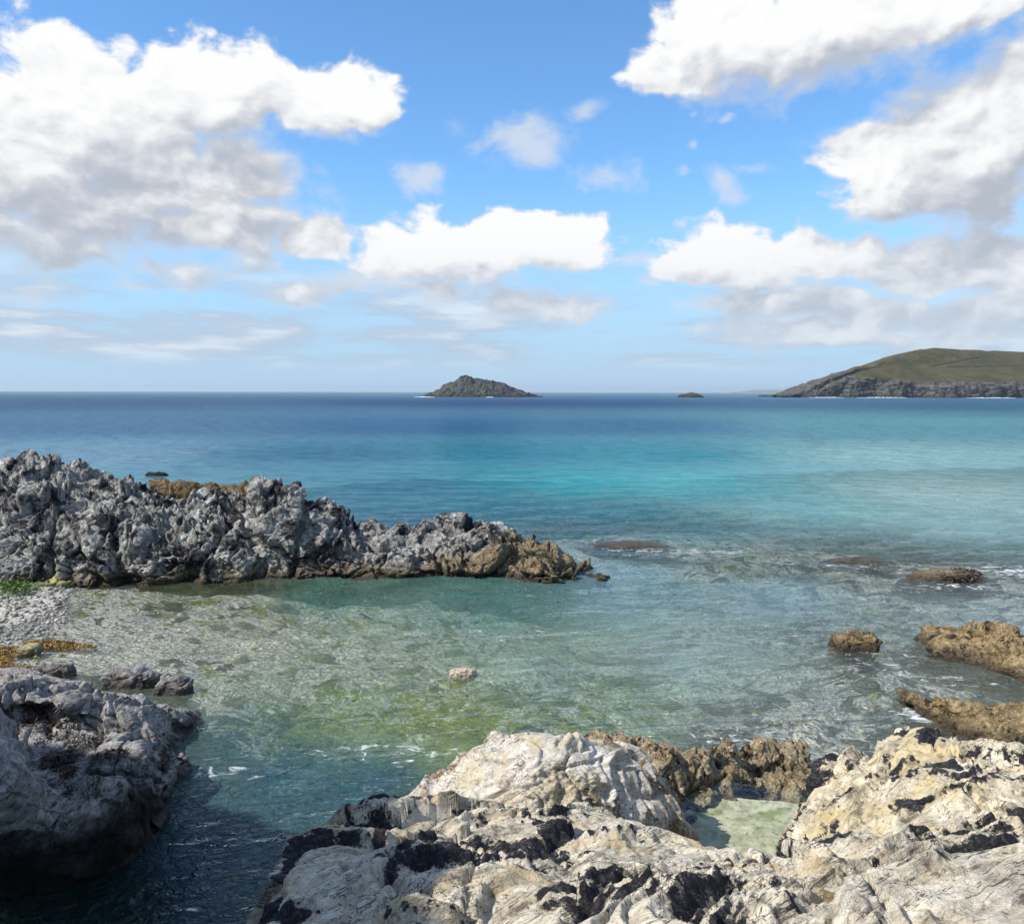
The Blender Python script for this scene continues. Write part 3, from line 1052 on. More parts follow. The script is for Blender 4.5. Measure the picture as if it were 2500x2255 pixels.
def build_dome():
    base = [(960, 2010, .8), (1130, 2030, .9), (1300, 2040, .9), (1450, 2050, .8), (1600, 2060, .6), (1700, 2060, .3)]
    low = [(985, 1945, 1.0), (1120, 1965, 1.2), (1290, 1985, 1.2), (1450, 1990, 1.1), (1580, 2005, .9), (1690, 2040, .5)]
    mid = [(1010, 1925, 1.0), (1140, 1880, 1.35), (1290, 1890, 1.45), (1440, 1890, 1.42), (1560, 1920, 1.15), (1650, 1970, .8)]
    top = [(1105, 1880, 1.1), (1150, 1835, 1.35), (1290, 1820, 1.60), (1430, 1830, 1.52), (1540, 1850, 1.3), (1620, 1900, .95)]
    cre = [(1125, 1865, 1.0), (1212, 1800, 1.32), (1300, 1806, 1.48), (1420, 1815, 1.40), (1510, 1822, 1.2), (1590, 1860, .95)]
    rows = [[G(*p) for p in r] for r in (base, low, mid, top, cre)]
    last = rows[-1]
    rows.append([(p[0], p[1] + .5, .4) for p in last])
    rows.append([(p[0], p[1] + .9, -.9) for p in last])
    for r in rows:
        e, f = r[0], r[-1]
        r.insert(0, (e[0] - .45, e[1] + .5, -.9))
        r.append((f[0] + .35, f[1] + .3, -.5))
    X = loft(rows, 360, 220, seg=[.4, 1, .9, .5, .4, .3], smooth=14)
    V, F = displaced(X, disp_slab_fn(13.0, .5, bed=(.7, .6, -.3), blocks=.85, grooves=.8, fine=1.3))
    ob = make_obj('domed_rock', V, F, M_DOME, attrs=dict(LAST))
    tag(ob, 'white humped quartz rock rising behind the ledge beside the green water', 'rock')


build_dome()


def disp_crag(seed, s=1.0, amp=1.0, stretch=(1, 1, 1)):
    st = np.float32(stretch)

    def fn(P):
        P = (P + seed) * st
        w = np.stack([fbm(P * 1.4 * s, 2), fbm(P * 1.4 * s + 31, 2), fbm(P * 1.4 * s + 67, 2)], 1) * .25 / s
        Q = P + w
        d = fbm(P * .8 * s, 3) * .20 / s
        d += facets(Q * 1.4 * s, .20 / s, .09 / s)
        d += facets(Q * 4.0 * s, .07 / s, .03 / s)
        d += (ridged(P * 3.2 * s, 3) - .4) * .08 / s
        f1, f2, _, _ = worley(P * 9 * s)
        d += (np.minimum(f1, .5) - .3) * .04 / s
        return (d * amp).astype(np.float64)
    return fn


def build_rib():
    xs_b = [(1440, 2070), (1600, 2075), (1700, 2048), (1770, 1996), (1822, 1945), (1900, 1950), (1990, 1965)]
    base = [G(a, b, .15) for a, b in xs_b]
    skirt = [(p[0], p[1] - .1, -.5) for p in base]
    cp = [(1430, 1812, 9.75), (1560, 1816, 9.75), (1640, 1848, 9.75), (1715, 1858, 9.8), (1800, 1872, 10.25), (1900, 1885, 10.5), (1995, 1900, 10.5)]
    cre = [D(*p) for p in cp]
    mid = [tuple(b[i] * .45 + c[i] * .55 + (0, -.12, .10)[i] for i in range(3)) for b, c in zip(base, cre)]
    b1 = [(p[0], p[1] + .5, .35) for p in cre]
    b2 = [(p[0], p[1] + 1.1, -.9) for p in cre]
    X = loft([skirt, base, mid, cre, b1, b2], 300, 190, seg=[.3, 1, 1, .5, .4], smooth=8)
    V, F = displaced(X, disp_crag(3.0, 1.5, 1.15))
    ob = make_obj('barnacled_rock', V, F, M_RIB)
    tag(ob, 'brown barnacle crusted rock rib walling the small rock pool', 'rock')


build_rib()


def build_outcrop():
    base = [(1935, 2062, 1.5), (2080, 2110, 2.3), (2250, 2130, 2.5), (2450, 2140, 2.6), (2760, 2150, 2.7)]
    low = [(1955, 2015, 1.55), (2085, 2030, 2.2), (2250, 2050, 2.4), (2450, 2060, 2.45), (2760, 2060, 2.6)]
    mid = [(1978, 1955, 1.6), (2070, 1945, 2.05), (2230, 1950, 2.3), (2420, 1950, 2.4), (2760, 1960, 2.5)]
    top = [(2005, 1915, 1.5), (2075, 1880, 1.85), (2210, 1860, 2.2), (2400, 1860, 2.32), (2760, 1870, 2.4)]
    cre = [(2030, 1890, 1.4), (2080, 1845, 1.7), (2205, 1800, 2.05), (2390, 1808, 2.1), (2760, 1820, 2.2)]
    rows = [[G(*p) for p in r] for r in (base, low, mid, top, cre)]
    last = rows[-1]
    rows.append([(p[0], p[1] + .5, p[2] - .8) for p in last])
    rows.append([(p[0], p[1] + 1.0, -.9) for p in last])
    for r in rows:
        e = r[0]
        r.insert(0, (e[0] - .05, e[1] + .30, e[2] - .75))
        r.insert(0, (e[0] + .0, e[1] + .6, -.8))
    X = loft(rows, 390, 250, seg=[.6, 1, .9, .6, .5, .3], smooth=10)
    V, F = displaced(X, disp_slab_fn(29.0, .8, bed=(.8, .45, .2), blocks=1.2, grooves=1.0, patches=[(2270, 1815, 2.2, .36), (2330, 1800, 2.2, .34), (2105, 1905, 1.95, .30), (2170, 1900, 2.1, .22), (2290, 1905, 2.3, .3), (2380, 1940, 2.35, .24), (2460, 1830, 2.2, .3), (2060, 2010, 2.0, .25), (2450, 2010, 2.4, .25), (2230, 1985, 2.3, .2)]))
    ob = make_obj('outcrop_rock', V, F, M_OUT, attrs=dict(LAST))
    tag(ob, 'cream and yellow outcrop with black lichen caps beyond the rock pool', 'rock')


build_outcrop()


# ------------------------------------------------------------------ boulders
def ico(sub):
    import bmesh
    bm = bmesh.new()
    bmesh.ops.create_icosphere(bm, subdivisions=sub, radius=1.0)
    bm.verts.ensure_lookup_table()
    V = np.array([v.co[:] for v in bm.verts])
    F = np.array([[v.index for v in f.verts] for f in bm.faces])
    bm.free()
    return V, F


_ICO = {}


def boulder(name, label, cat, mat, c, size, seed, sub=5, rot=0.0, sq=.7, amp=1.0, lean=(0, 0), group=None):
    if sub not in _ICO:
        _ICO[sub] = ico(sub)
    U, F = _ICO[sub]
    # a squared-off sphere
    V = np.sign(U) * np.abs(U) ** sq
    V = V / np.max(np.abs(V))
    sz = np.array(size, float)
    m = float(sz.mean())
    Q = (U * sz / m * .9 + seed).astype(np.float32)
    d = fbm(Q * 1.1, 4) * .16 + facets(Q * 1.5, .26, .10) + facets(Q * 4.0, .08, .03) + (ridged(Q * 3.5, 3) - .4) * .07
    if sub >= 6:
        f1, _, _, _ = worley(Q * 14)
        d += (np.minimum(f1, .5) - .3) * .04
    V = V * sz + U * (d * m * amp)[:, None]
    V[:, 0] += V[:, 2] * lean[0]
    V[:, 1] += V[:, 2] * lean[1]
    cr, sr = math.cos(rot), math.sin(rot)
    V = np.stack([V[:, 0] * cr - V[:, 1] * sr, V[:, 0] * sr + V[:, 1] * cr, V[:, 2]], 1) + np.array(c)
    ob = make_obj(name, V, F, mat, loc=(c[0], c[1], max(0, c[2] - size[2])))
    return tag(ob, label, cat, group)


def bo_at(px, py_base, wpx, hpx, name, label, mat, seed, depth=.6, awash=False, **kw):
    """a rock awash: px, py of its waterline centre, width and height in photograph pixels"""
    g = G(px, py_base)
    s = g[1] / FPX
    w, h = wpx * s / 2, hpx * s
    dep = w * depth
    c = (g[0], g[1] + dep * .8, h * .15)
    if awash:
        return boulder(name, label, 'rock', mat, (g[0], g[1] + dep * .9, -h * 1.6), (w * 1.35, dep * 1.6, h * 2.5), seed, **kw)
    return boulder(name, label, 'rock', mat, c, (w, dep, h * .85), seed, **kw)


bo_at(2100, 1590, 118, 38, 'boulder', 'small barnacled brown boulder awash alone in the shallows', M_BROWN, 3.0, sub=5, sq=.6)


def build_brown_boulder():
    base = [(2262, 1600), (2285, 1612), (2370, 1622), (2430, 1640), (2520, 1668), (2600, 1672), (2720, 1650)]
    cp = [(2272, 1580, .3), (2290, 1545, .7), (2365, 1545, .8), (2395, 1535, .8), (2440, 1522, .9), (2530, 1555, .9), (2700, 1570, 1.0)]
    B = [G(a, b) for a, b in base]
    C = [D(a, b, B[i][1] + o * 1.4) for i, (a, b, o) in enumerate(cp)]
    Mi = [tuple(b[i] * .42 + c[i] * .58 + (0, -.28, .06)[i] for i in range(3)) for b, c in zip(B, C)]
    sk = [(p[0], p[1] - .3, -.5) for p in B]
    b1 = [(p[0], p[1] + .6, max(.05, p[2] * .6)) for p in C]
    b2 = [(p[0], p[1] + 1.2, -.6) for p in C]
    rows = [sk, B, Mi, C, b1, b2]
    for r in rows:
        e = r[0]
        r.insert(0, (e[0] - .12, e[1] + .5, -.5))
    X = loft(rows, 240, 200, seg=[.3, 1, 1, .5, .4], smooth=6)
    V, F = displaced(X, disp_crag(21.0, 1.0, .8), 1)
    ob = make_obj('boulder', V, F, M_BROWN)
    tag(ob, 'big humped golden brown boulder standing in the shallows', 'rock')


build_brown_boulder()


def build_flat_brown():
    B = [G(a, b) for a, b in [(2195, 1715), (2260, 1745), (2330, 1790), (2430, 1830), (2550, 1840), (2760, 1850)]]
    T = [G(a, b, z) for a, b, z in [(2215, 1708, .05), (2280, 1712, .30), (2350, 1718, .38), (2430, 1722, .40), (2520, 1715, .5), (2760, 1715, .55)]]
    Mi = [tuple(b[i] * .5 + c[i] * .5 + (0, 0, .08)[i] for i in range(3)) for b, c in zip(B, T)]
    sk = [(p[0], p[1] - .3, -.5) for p in B]
    b1 = [(p[0], p[1] + .4, .05) for p in T]
    b2 = [(p[0], p[1] + .8, -.6) for p in T]
    X = loft([sk, B, Mi, T, b1, b2], 240, 160, seg=[.3, 1, 1, .5, .4], smooth=6)
    V, F = displaced(X, disp_crag(41.0, 1.6, 1.0), 1)
    ob = make_obj('flat_rock', V, F, M_BROWN)
    tag(ob, 'low flat brown weed covered rock just behind the cream outcrop', 'rock')


build_flat_brown()

bo_at(2335, 1420, 200, 22, 'boulder', 'smooth tan rock awash with dark weed on its front', M_BROWN, 8.0, depth=.5, sub=5, sq=1.0, amp=.16, awash=True)
bo_at(2110, 1375, 150, 8, 'boulder', 'low olive rock barely breaking the surface among the foam', M_BROWN, 15.0, depth=.45, sub=5, sq=1.0, amp=.14, awash=True)
bo_at(1540, 1336, 180, 8, 'boulder', 'long thin tan reef rock awash beyond the tip of the ridge', M_BROWN, 18.0, depth=.45, sub=5, sq=1.0, amp=.14, awash=True)
bo_at(377, 1162, 56, 8, 'boulder', 'flat black rock showing above the open sea behind the ridge', M_SEAROCK, 5.0, depth=.6, sub=4, sq=.8)
bo_at(1130, 1655, 66, 20, 'boulder', 'small tan rock just breaking the middle of the green pool', M_SUNK, 11.0, sub=5, sq=.75, amp=.7)
bo_at(415, 1700, 92, 42, 'boulder', 'pale grey boulder with flat facets alone off the grey slabs', M_GREY, 27.0, sub=5, sq=.6, lean=(.3, 0))
bo_at(305, 1682, 140, 42, 'flat_rock', 'dark grey flat rock lying in the water behind the smooth slab', M_GREY, 33.0, depth=.5, sub=5, sq=.7)
bo_at(125, 1652, 100, 28, 'flat_rock', 'bluish grey low rock at the edge of the shingle shore', M_GREY, 37.0, depth=.5, sub=5, sq=.7)
g = G(1520, 1543)
boulder('flat_rock', 'pale flat slab lying just under the water in mid pool', 'rock', M_SUNK, (g[0], g[1], -.328), (1.1, .85, .30), 51.0, sub=5, sq=.9, amp=.05)


# ------------------------------------------------------------------ rocks at the lower left
def build_grey_slab():
    back = [(-250, 1625, .5), (-50, 1628, .62), (60, 1638, .66), (205, 1650, .62), (260, 1690, .5), (335, 1718, .45), (390, 1742, .33), (448, 1768, .06)]
    mid = [(-250, 1690, .9), (-50, 1690, .9), (60, 1692, .88), (200, 1700, .78), (260, 1725, .62), (320, 1748, .52), (375, 1772, .36), (440, 1786, .0)]
    fr = [(-250, 1770, .7), (-50, 1770, .6), (60, 1772, .5), (190, 1782, .42), (250, 1796, .36), (310, 1808, .3), (380, 1820, .2), (445, 1822, -.05)]
    rows = [[G(*p) for p in r] for r in (back, mid, fr)]
    bk = [(p[0], p[1] + .5, .0) for p in rows[0]]
    bk2 = [(p[0], p[1] + 1.0, -.6) for p in rows[0]]
    sk = [(p[0], p[1] - .5, -.6) for p in rows[-1]]
    rows = [bk2, bk] + rows + [sk]
    for r in rows:
        e = r[-1]
        r.append((e[0] + .05, e[1] + .1, -.6))
    X = loft(rows, 300, 200, seg=[.3, .5, 1, 1, .5], smooth=6)
    V, F = displaced(X, disp_slab_fn(61.0, .8, bed=(.75, -.35, .3), blocks=1.3, grooves=.6, fine=.15))
    ob = make_obj('slab_rock', V, F, M_GREY, attrs=dict(LAST))
    tag(ob, 'smooth grey folded slab sloping into the pool above the weedy rocks', 'rock')


build_grey_slab()


def build_weed_rib():
    back = [(60, 1790, .35), (180, 1800, .45), (260, 1806, .6), (340, 1822, .62), (410, 1832, .45), (452, 1850, .15)]
    mid = [(60, 1850, .4), (180, 1855, .5), (260, 1860, .62), (340, 1865, .62), (415, 1868, .42), (462, 1880, .05)]
    fr = [(60, 1930, .3), (180, 1930, .3), (260, 1935, .3), (340, 1940, .3), (400, 1945, .2), (448, 1938, -.05)]
    rows = [[G(*p) for p in r] for r in (back, mid, fr)]
    rows = [[(p[0], p[1] + .5, -.5) for p in rows[0]]] + rows + [[(p[0], p[1] - .6, -.6) for p in rows[-1]]]
    for r in rows:
        e = r[-1]
        r.append((e[0] + .25, e[1] + .1, -.6))
    X = loft(rows, 260, 170, seg=[.4, 1, 1, .5], smooth=4)
    V, F = displaced(X, disp_slab_fn(77.0, .8, bed=(.8, -.4, .2), blocks=1.4, grooves=.8, fine=.5))
    ob = make_obj('shelf_rock', V, F, M_GREY, attrs=dict(LAST))
    tag(ob, 'white edged grey shelf hung with dark seaweed above the channel', 'rock')


build_weed_rib()


def build_block():
    back = [(-300, 1600, 2.4), (-120, 1690, 2.2), (0, 1752, 1.95), (55, 1812, 1.75), (110, 1868, 1.5), (200, 1888, 1.35), (285, 1908, 1.05), (360, 1950, .5)]
    up = [(-300, 1800, 2.3), (-120, 1840, 2.1), (0, 1880, 1.85), (60, 1905, 1.65), (120, 1925, 1.45), (205, 1930, 1.25), (285, 1942, .95), (362, 1966, .42)]
    lip = [(-300, 1965, 1.7), (-120, 1975, 1.55), (0, 1990, 1.35), (60, 2005, 1.25), (125, 2020, 1.12), (215, 2010, .95), (285, 2008, .65), (360, 1996, .22)]
    und = [(-300, 2060, .9), (-120, 2070, .8), (0, 2080, .7), (60, 2090, .6), (125, 2100, .5), (215, 2090, .4), (290, 2070, .3), (375, 2010, .05)]
    bas = [(-300, 2190, -.4), (-120, 2190, -.4), (0, 2190, -.4), (60, 2190, -.4), (125, 2190, -.4), (220, 2170, -.4), (290, 2110, -.4), (372, 2040, -.4)]
    rows = [[G(*p) for p in r] for r in (back, up, lip, und, bas)]
    rows = [[(p[0], p[1] + .9, -.6) for p in rows[0]], [(p[0], p[1] + .4, p[2] * .6) for p in rows[0]]] + rows
    for r in rows:
        e = r[-1]
        r.append((e[0] + .05, e[1] + .35, -.6))
    X = loft(rows, 280, 210, seg=[.3, .3, 1, 1, .8, .6], smooth=6)
    V, F = displaced(X, disp_crag(91.0, .8, .7), 2)
    ob = make_obj('overhanging_rock', V, F, M_BLOCK)
    tag(ob, 'big dark overhanging rock with a black shade-painted undercut above the channel', 'rock')


build_block()

STONES()

# ------------------------------------------------------------------ weed covered rock behind the ridge
def build_weed_rock():
    x0 = [(365, 1215, 26.2), (430, 1225, 26.2), (520, 1230, 26.0), (600, 1235, 25.6), (650, 1240, 25.4)]
    x1 = [(365, 1188, 27.0), (430, 1182, 27.0), (520, 1184, 26.8), (600, 1190, 26.4), (650, 1192, 26.2)]
    a = [D(*p) for p in x0]
    b = [D(*p) for p in x1]
    rows = [[(p[0], p[1] - .4, -.5) for p in a], a, b, [(p[0], p[1] + .8, .4) for p in b], [(p[0], p[1] + 1.5, -.6) for p in b]]
    X = loft(rows, 160, 100, smooth=4)
    V, F = displaced(X, disp_crag(55.0, 1.0, .9))
    m = rock_mat('brown_weed_mat', (.24, .17, .085), (.13, .085, .04), (.035, .024, .014), streak=.2, scale=2.0, bump=1.0, wet=False)
    ob = make_obj('weedy_rock', V, F, m)
    tag(ob, 'rock matted with brown weed behind the dip in the grey ridge', 'rock')


build_weed_rock()


# ------------------------------------------------------------------ seaweed, lichen tufts, shingle
def strand_mat(name, c0, c1, rough=.55):
    m, t, out = new_mat(name)
    geo = t.new('ShaderNodeNewGeometry')
    bs = t.new('ShaderNodeBsdfPrincipled')
    t.put(bs.inputs['Base Color'], t.mix(t.ss(t.noise(geo.outputs['Position'], 9, 4, .6), .35, .65), c0, c1))
    bs.inputs['Roughness'].default_value = rough
    t.put(out.inputs[0], bs)
    return m


def strands(name, label, cat, pts, nrm, mat, length, width, lift=.5, seed=1, droop=.6, along=None):
    r = np.random.default_rng(seed)
    n = len(pts)
    dirs = r.normal(size=(n, 3))
    dirs[:, 2] *= .5
    if along is not None:
        dirs = dirs * .6 + np.array(along)
    dirs += nrm * lift
    dirs /= np.linalg.norm(dirs, axis=1, keepdims=True)
    sd = np.cross(dirs, r.normal(size=(n, 3)))
    sd /= np.linalg.norm(sd, axis=1, keepdims=True) + 1e-6
    L = length * r.uniform(.45, 1.2, n)[:, None]
    W = width * r.uniform(.5, 1.3, n)[:, None]
    V = []
    K = 4
    for k in range(K):
        f = k / (K - 1)
        c = pts + dirs * L * f + np.array([0, 0, -1]) * (f ** 2) * L * droop + r.normal(size=(n, 3)) * length * .06
        w = W * (1 - f * .75)
        V += [c - sd * w, c + sd * w]
    V = np.stack(V, 1).reshape(-1, 3)
    base = np.arange(n)[:, None] * (2 * K)
    F = np.concatenate([np.concatenate([base + 2 * k, base + 2 * k + 1, base + 2 * k + 3, base + 2 * k + 2], 1) for k in range(K - 1)])
    ob = make_obj(name, V, F, mat)
    return tag(ob, label, cat, kind='stuff')


def pick(names, blobs, n, seed, up=-1):
    """points of the named rocks lying inside the blobs (px, py, z, radius)"""
    r = np.random.default_rng(seed)
    out = []
    for nm in names:
        V = ROCK[nm]
        k = np.zeros(len(V), bool)
        for (px, py, pz, pr) in blobs:
            g = np.array(G(px, py, pz))
            dd = np.linalg.norm(V - g, axis=1)
            k |= dd < pr * (.95 + .9 * perlin((V * 5).astype(np.float32)))
        out.append(V[k])
    P = np.concatenate(out).astype(float)
    if len(P) == 0:
        return P
    P = P[r.integers(0, len(P), n)]
    return P + r.normal(size=P.shape) * .006


M_DWEED = strand_mat('dark_brown_weed', (.022, .013, .008), (.075, .042, .02))
M_GWEED = strand_mat('golden_weed', (.16, .085, .015), (.42, .25, .05))
M_BWEED = strand_mat('brown_weed', (.10, .065, .03), (.26, .18, .085), .8)
M_TUFT = strand_mat('black_lichen', (.012, .012, .013), (.05, .045, .04), .9)
M_TUFT2 = strand_mat('brown_lichen', (.06, .045, .03), (.17, .13, .085), .9)
UP = np.array([0, 0, 1.0])


def build_weed():
    b = [(75, 1755, .55, .22), (120, 1780, .5, .30), (170, 1795, .5, .30), (215, 1815, .55, .26), (150, 1850, .5, .25), (280, 1815, .6, .25), (330, 1835, .6, .2), (270, 1880, .5, .25), (390, 1850, .5, .15), (100, 1765, .5, .2)]
    P = pick(['shelf_rock', 'slab_rock', 'overhanging_rock'], b, 4200, 3)
    strands('seaweed', 'dark brown seaweed draped over the grey shelf above the channel', 'seaweed', P, UP, M_DWEED, .12, .010, .35, 3, .6)
    P = pick(['weedy_rock'], [(x, 1200, .9 + 1, 9) for x in (400, 500, 600)], 2600, 5)
    strands('seaweed', 'brown weed mat on the rock in the dip of the ridge', 'seaweed', P, UP, M_BWEED, .12, .016, 1.0, 5, .3)
    r = np.random.default_rng(9)

    def flat(blobs, n):
        Q = []
        for (px, py, rx, ry, k) in blobs:
            a = r.uniform(0, 2 * math.pi, k)
            q = np.sqrt(r.uniform(0, 1, k))
            Q += [G(px + rx * u * math.cos(w), py + ry * u * math.sin(w), .015) for u, w in zip(q, a)]
        return np.array(Q) + r.normal(size=(len(Q), 3)) * [.02, .02, .012]
    P = flat([(120, 1572, 65, 9, 900), (20, 1590, 40, 14, 500), (180, 1578, 60, 7, 300), (10, 1620, 25, 14, 260), (60, 1632, 40, 8, 160), (20, 1480, 25, 5, 60), (12, 1515, 14, 6, 50)], 0)
    strands('seaweed', 'golden orange seaweed washed along the edge of the shingle', 'seaweed', P, UP, M_GWEED, .10, .012, .45, 6, .35)
    P = flat([(2345, 1412, 48, 12, 900)], 0) + np.array([0, 0, .10])
    strands('seaweed', 'dark weed clump on the tan rock awash among foam', 'seaweed', P, UP, M_DWEED, .2, .025, .4, 7, .5)
    P = pick(['rock_ridge'], [(1290, 1310, 1.1, .5), (1340, 1330, .9, .45), (1230, 1295, 1.3, .4), (1400, 1390, .3, .35), (1060, 1320, 1.1, .35)], 1300, 8)
    if len(P):
        strands('seaweed', 'short olive weed over the seaward tip of the ridge', 'seaweed', P, UP, strand_mat('olive_weed', (.03, .028, .012), (.12, .095, .04)), .10, .014, .6, 8, .6)


build_weed()


def build_tufts():
    b = [(1400, 2000, 1.8, .25), (1560, 2130, 2.7, .25), (1700, 2130, 2.7, .22), (1640, 2210, 3.0, .22), (1860, 2080, 2.5, .25), (1900, 2120, 2.6, .2), (1330, 2100, 2.5, .2), (1750, 2230, 3.05, .2), (1100, 2170, 2.8, .18), (2000, 2190, 3.0, .25), (1450, 2200, 2.95, .2),
         (2250, 2120, 2.8, .2), (950, 2200, 2.8, .14)]
    P = pick(['ledge_rock'], b, 2400, 12)
    strands('lichen', 'bushy black lichen tufts scattered over the cream ledge', 'lichen', P, UP, M_TUFT, .035, .0018, 1.0, 12, .1)
    b = [(1240, 1830, 1.4, .3), (1330, 1900, 1.45, .2), (1290, 1930, 1.3, .25), (1200, 1870, 1.3, .2), (1360, 1960, 1.2, .25), (1500, 1980, 1.1, .2), (1120, 1910, 1.2, .2)]
    P = pick(['domed_rock'], b, 1500, 14)
    strands('lichen', 'dry brown lichen tufts in the hollows of the white humped rock', 'lichen', P, UP, M_TUFT2, .04, .0022, 1.0, 14, .1)


build_tufts()


def build_shingle():
    """pebbles of the small beach, too many to count"""
    U, F0 = ico(1)
    r = np.random.default_rng(21)
    V, F = [], []
    n = 0
    while n < 2600:
        px, py = r.uniform(-260, 165), r.uniform(1428, 1600)
        g = G(px, py)
        dep = DEPTH_FN(g[0], g[1])
        if dep > .10 + .05 * r.normal() or (py > 1560 and r.random() < .6):
            if r.random() < .985:
                n += .02
                continue
        s_ = .014 + .055 * r.random() ** 3
        sz = s_ * r.uniform(.7, 1.3, 3) * [1, 1, .65]
        a = r.uniform(0, 6.28)
        Q = U * sz * (1 + r.normal(size=(len(U), 1)) * .07)
        Q = np.stack([Q[:, 0] * math.cos(a) - Q[:, 1] * math.sin(a), Q[:, 0] * math.sin(a) + Q[:, 1] * math.cos(a), Q[:, 2]], 1)
        F.append(F0 + len(V) * len(U))
        V.append(Q + [g[0], g[1], -dep + sz[2] * .4])
        n += 1
    m, t, out = new_mat('shingle_stone')
    geo = t.new('ShaderNodeNewGeometry')
    pos = geo.outputs['Position']
    bs = t.new('ShaderNodeBsdfPrincipled')
    ri = geo.outputs['Random Per Island']
    c = t.mix(ri, (.13, .12, .105), (.50, .46, .39))
    c = t.mix(t.ss(t.noise(pos, 2, 4), .55, .7, 0, .5), c, (.34, .27, .15))
    t.put(bs.inputs['Base Color'], c)
    bs.inputs['Roughness'].default_value = .5
    t.put(out.inputs[0], bs)
    ob = make_obj('shingle', np.concatenate(V), np.concatenate(F), m)
    tag(ob, 'grey and cream pebbles of the small shingle beach under the ridge', 'pebbles', kind='stuff')


def DEPTH_FN(x, y):
    return float(depth_at(np.array([x]), np.array([y]))[0])


build_shingle()


def build_shore_rock():
    g = G(66, 1598)
    m = rock_mat('yellow_lichened_stone', (.70, .64, .36), (.52, .46, .22), (.2, .17, .09), streak=.3, scale=2.0, bump=.6)
    boulder('boulder', 'small pale yellow stone among the golden weed on the shore', 'rock', m, (g[0], g[1] + .1, .04), (.22, .16, .12), 71.0, sub=4, sq=.8)
    # green algae on the foot of the ridge by the beach
    r = np.random.default_rng(31)
    P = np.array([G(r.normal(35, 26), r.normal(1428, 8), .15 + .15 * r.random()) for _ in range(700)])
    strands('algae', 'bright green algae at the foot of the ridge above the shingle', 'algae', P, UP, strand_mat('green_algae', (.03, .07, .005), (.14, .24, .02)), .14, .02, .3, 31, .5)
    m2 = rock_mat('yellow_crusted_stone', (.62, .58, .26), (.45, .42, .17), (.16, .15, .07), streak=.3, scale=2.0, bump=.8)
    g = G(130, 1436)
    boulder('boulder', 'yellow crusted low rock where the ridge meets the beach', 'rock', m2, (g[0], g[1] + .15, .03), (.5, .28, .16), 73.0, sub=5, sq=.9)


build_shore_rock()

# ------------------------------------------------------------------ rock pool
def build_pool():
    pts = [G(*p, .5) for p in [(1500, 2110), (1540, 2040), (1660, 1950), (1770, 1905), (1900, 1925), (2010, 1940), (2050, 2000), (2030, 2080), (1900, 2100)]]
    c = np.mean(pts, axis=0)
    n = 40
    P = np.array(pts)
    tt = np.linspace(0, len(P), n, endpoint=False)
    ring = np.stack([np.interp(tt, np.arange(len(P) + 1), np.r_[P[:, i], P[0, i]]) for i in range(3)], 1)
    V = [c]
    F = []
    rings = 14
    for k in range(1, rings + 1):
        V += list(c + (ring - c) * k / rings)
    for j in range(n):
        F.append([0, 1 + j, 1 + (j + 1) % n, 1 + (j + 1) % n])
    q = []
    for k in range(rings - 1):
        for j in range(n):
            a, b = 1 + k * n + j, 1 + k * n + (j + 1) % n
            q.append([a, a + n, b + n, b])
    V = np.array(V)
    tri = [[0, 1 + j, 1 + (j + 1) % n] for j in range(n)]
    # all triangles
    q = [[a, d, c_, b] for a, b, c_, d in q]
    tri = [[a, c_, b] for a, b, c_ in tri]
    T = tri + [[a, b, c_] for a, b, c_, d in q] + [[a, c_, d] for a, b, c_, d in q]
    nz = np.cross(V[T[0][1]] - V[T[0][0]], V[T[0][2]] - V[T[0][0]])[2]
    if nz < 0:
        T = [r[::-1] for r in T]
    m, t, out = new_mat('pool_water')
    geo = t.new('ShaderNodeNewGeometry')
    pos = geo.outputs['Position']
    bp = t.new('ShaderNodeBump')
    bp.inputs['Strength'].default_value = .12
    bp.inputs['Distance'].default_value = .05
    t.put(bp.inputs['Height'], t.noise(pos, 5, 3, .5, .4))
    tr = t.new('ShaderNodeBsdfTransparent')
    tr.inputs[0].default_value = (.90, .95, .88, 1)
    gl = t.new('ShaderNodeBsdfGlossy')
    gl.inputs['Roughness'].default_value = .03
    t.put(gl.inputs['Normal'], bp.outputs[0])
    fr = t.new('ShaderNodeFresnel')
    fr.inputs[0].default_value = 1.333
    t.put(fr.inputs['Normal'], bp.outputs[0])
    mx = t.new('ShaderNodeMixShader')
    t.put(mx.inputs[0], fr)
    t.put(mx.inputs[1], tr)
    t.put(mx.inputs[2], gl)
    t.put(out.inputs[0], mx)
    ob = make_obj('rock_pool_water', V, T, m, smooth=True)
    tag(ob, 'shallow still water of the small rock pool between the rocks', 'pool', kind='structure')
    r = np.linalg.norm((V - c)[:, :2], axis=1)
    B = V.copy()
    B[:, 2] = .5 - .20 * np.clip(1.1 - (r / r.max()) ** 2, 0, 1) + fbm((B * 3).astype(np.float32), 3) * .04
    m, t, out = new_mat('pool_sand')
    geo = t.new('ShaderNodeNewGeometry')
    pos = geo.outputs['Position']
    n1 = t.noise(pos, 2.2, 6, .6, .5)
    n2 = t.noise(pos, 9, 6, .65, .3)
    c1 = t.mix(t.ss(n2, .35, .65), (.46, .41, .29), (.70, .64, .49))
    c1 = t.mix(t.ss(n1, .48, .62, 0, .85), c1, (.24, .28, .08))
    c1 = t.mix(t.ss(t.noise(pos, 14, 5, .7), .56, .66, 0, .7), c1, (.10, .09, .05))
    bs = t.new('ShaderNodeBsdfPrincipled')
    t.put(bs.inputs['Base Color'], c1)
    bs.inputs['Roughness'].default_value = .8
    t.put(out.inputs[0], bs)
    ob = make_obj('pool_bed', B, T, m, smooth=True)
    tag(ob, 'pale sandy bottom of the small rock pool with green film', 'pool bed', kind='structure')


build_pool()


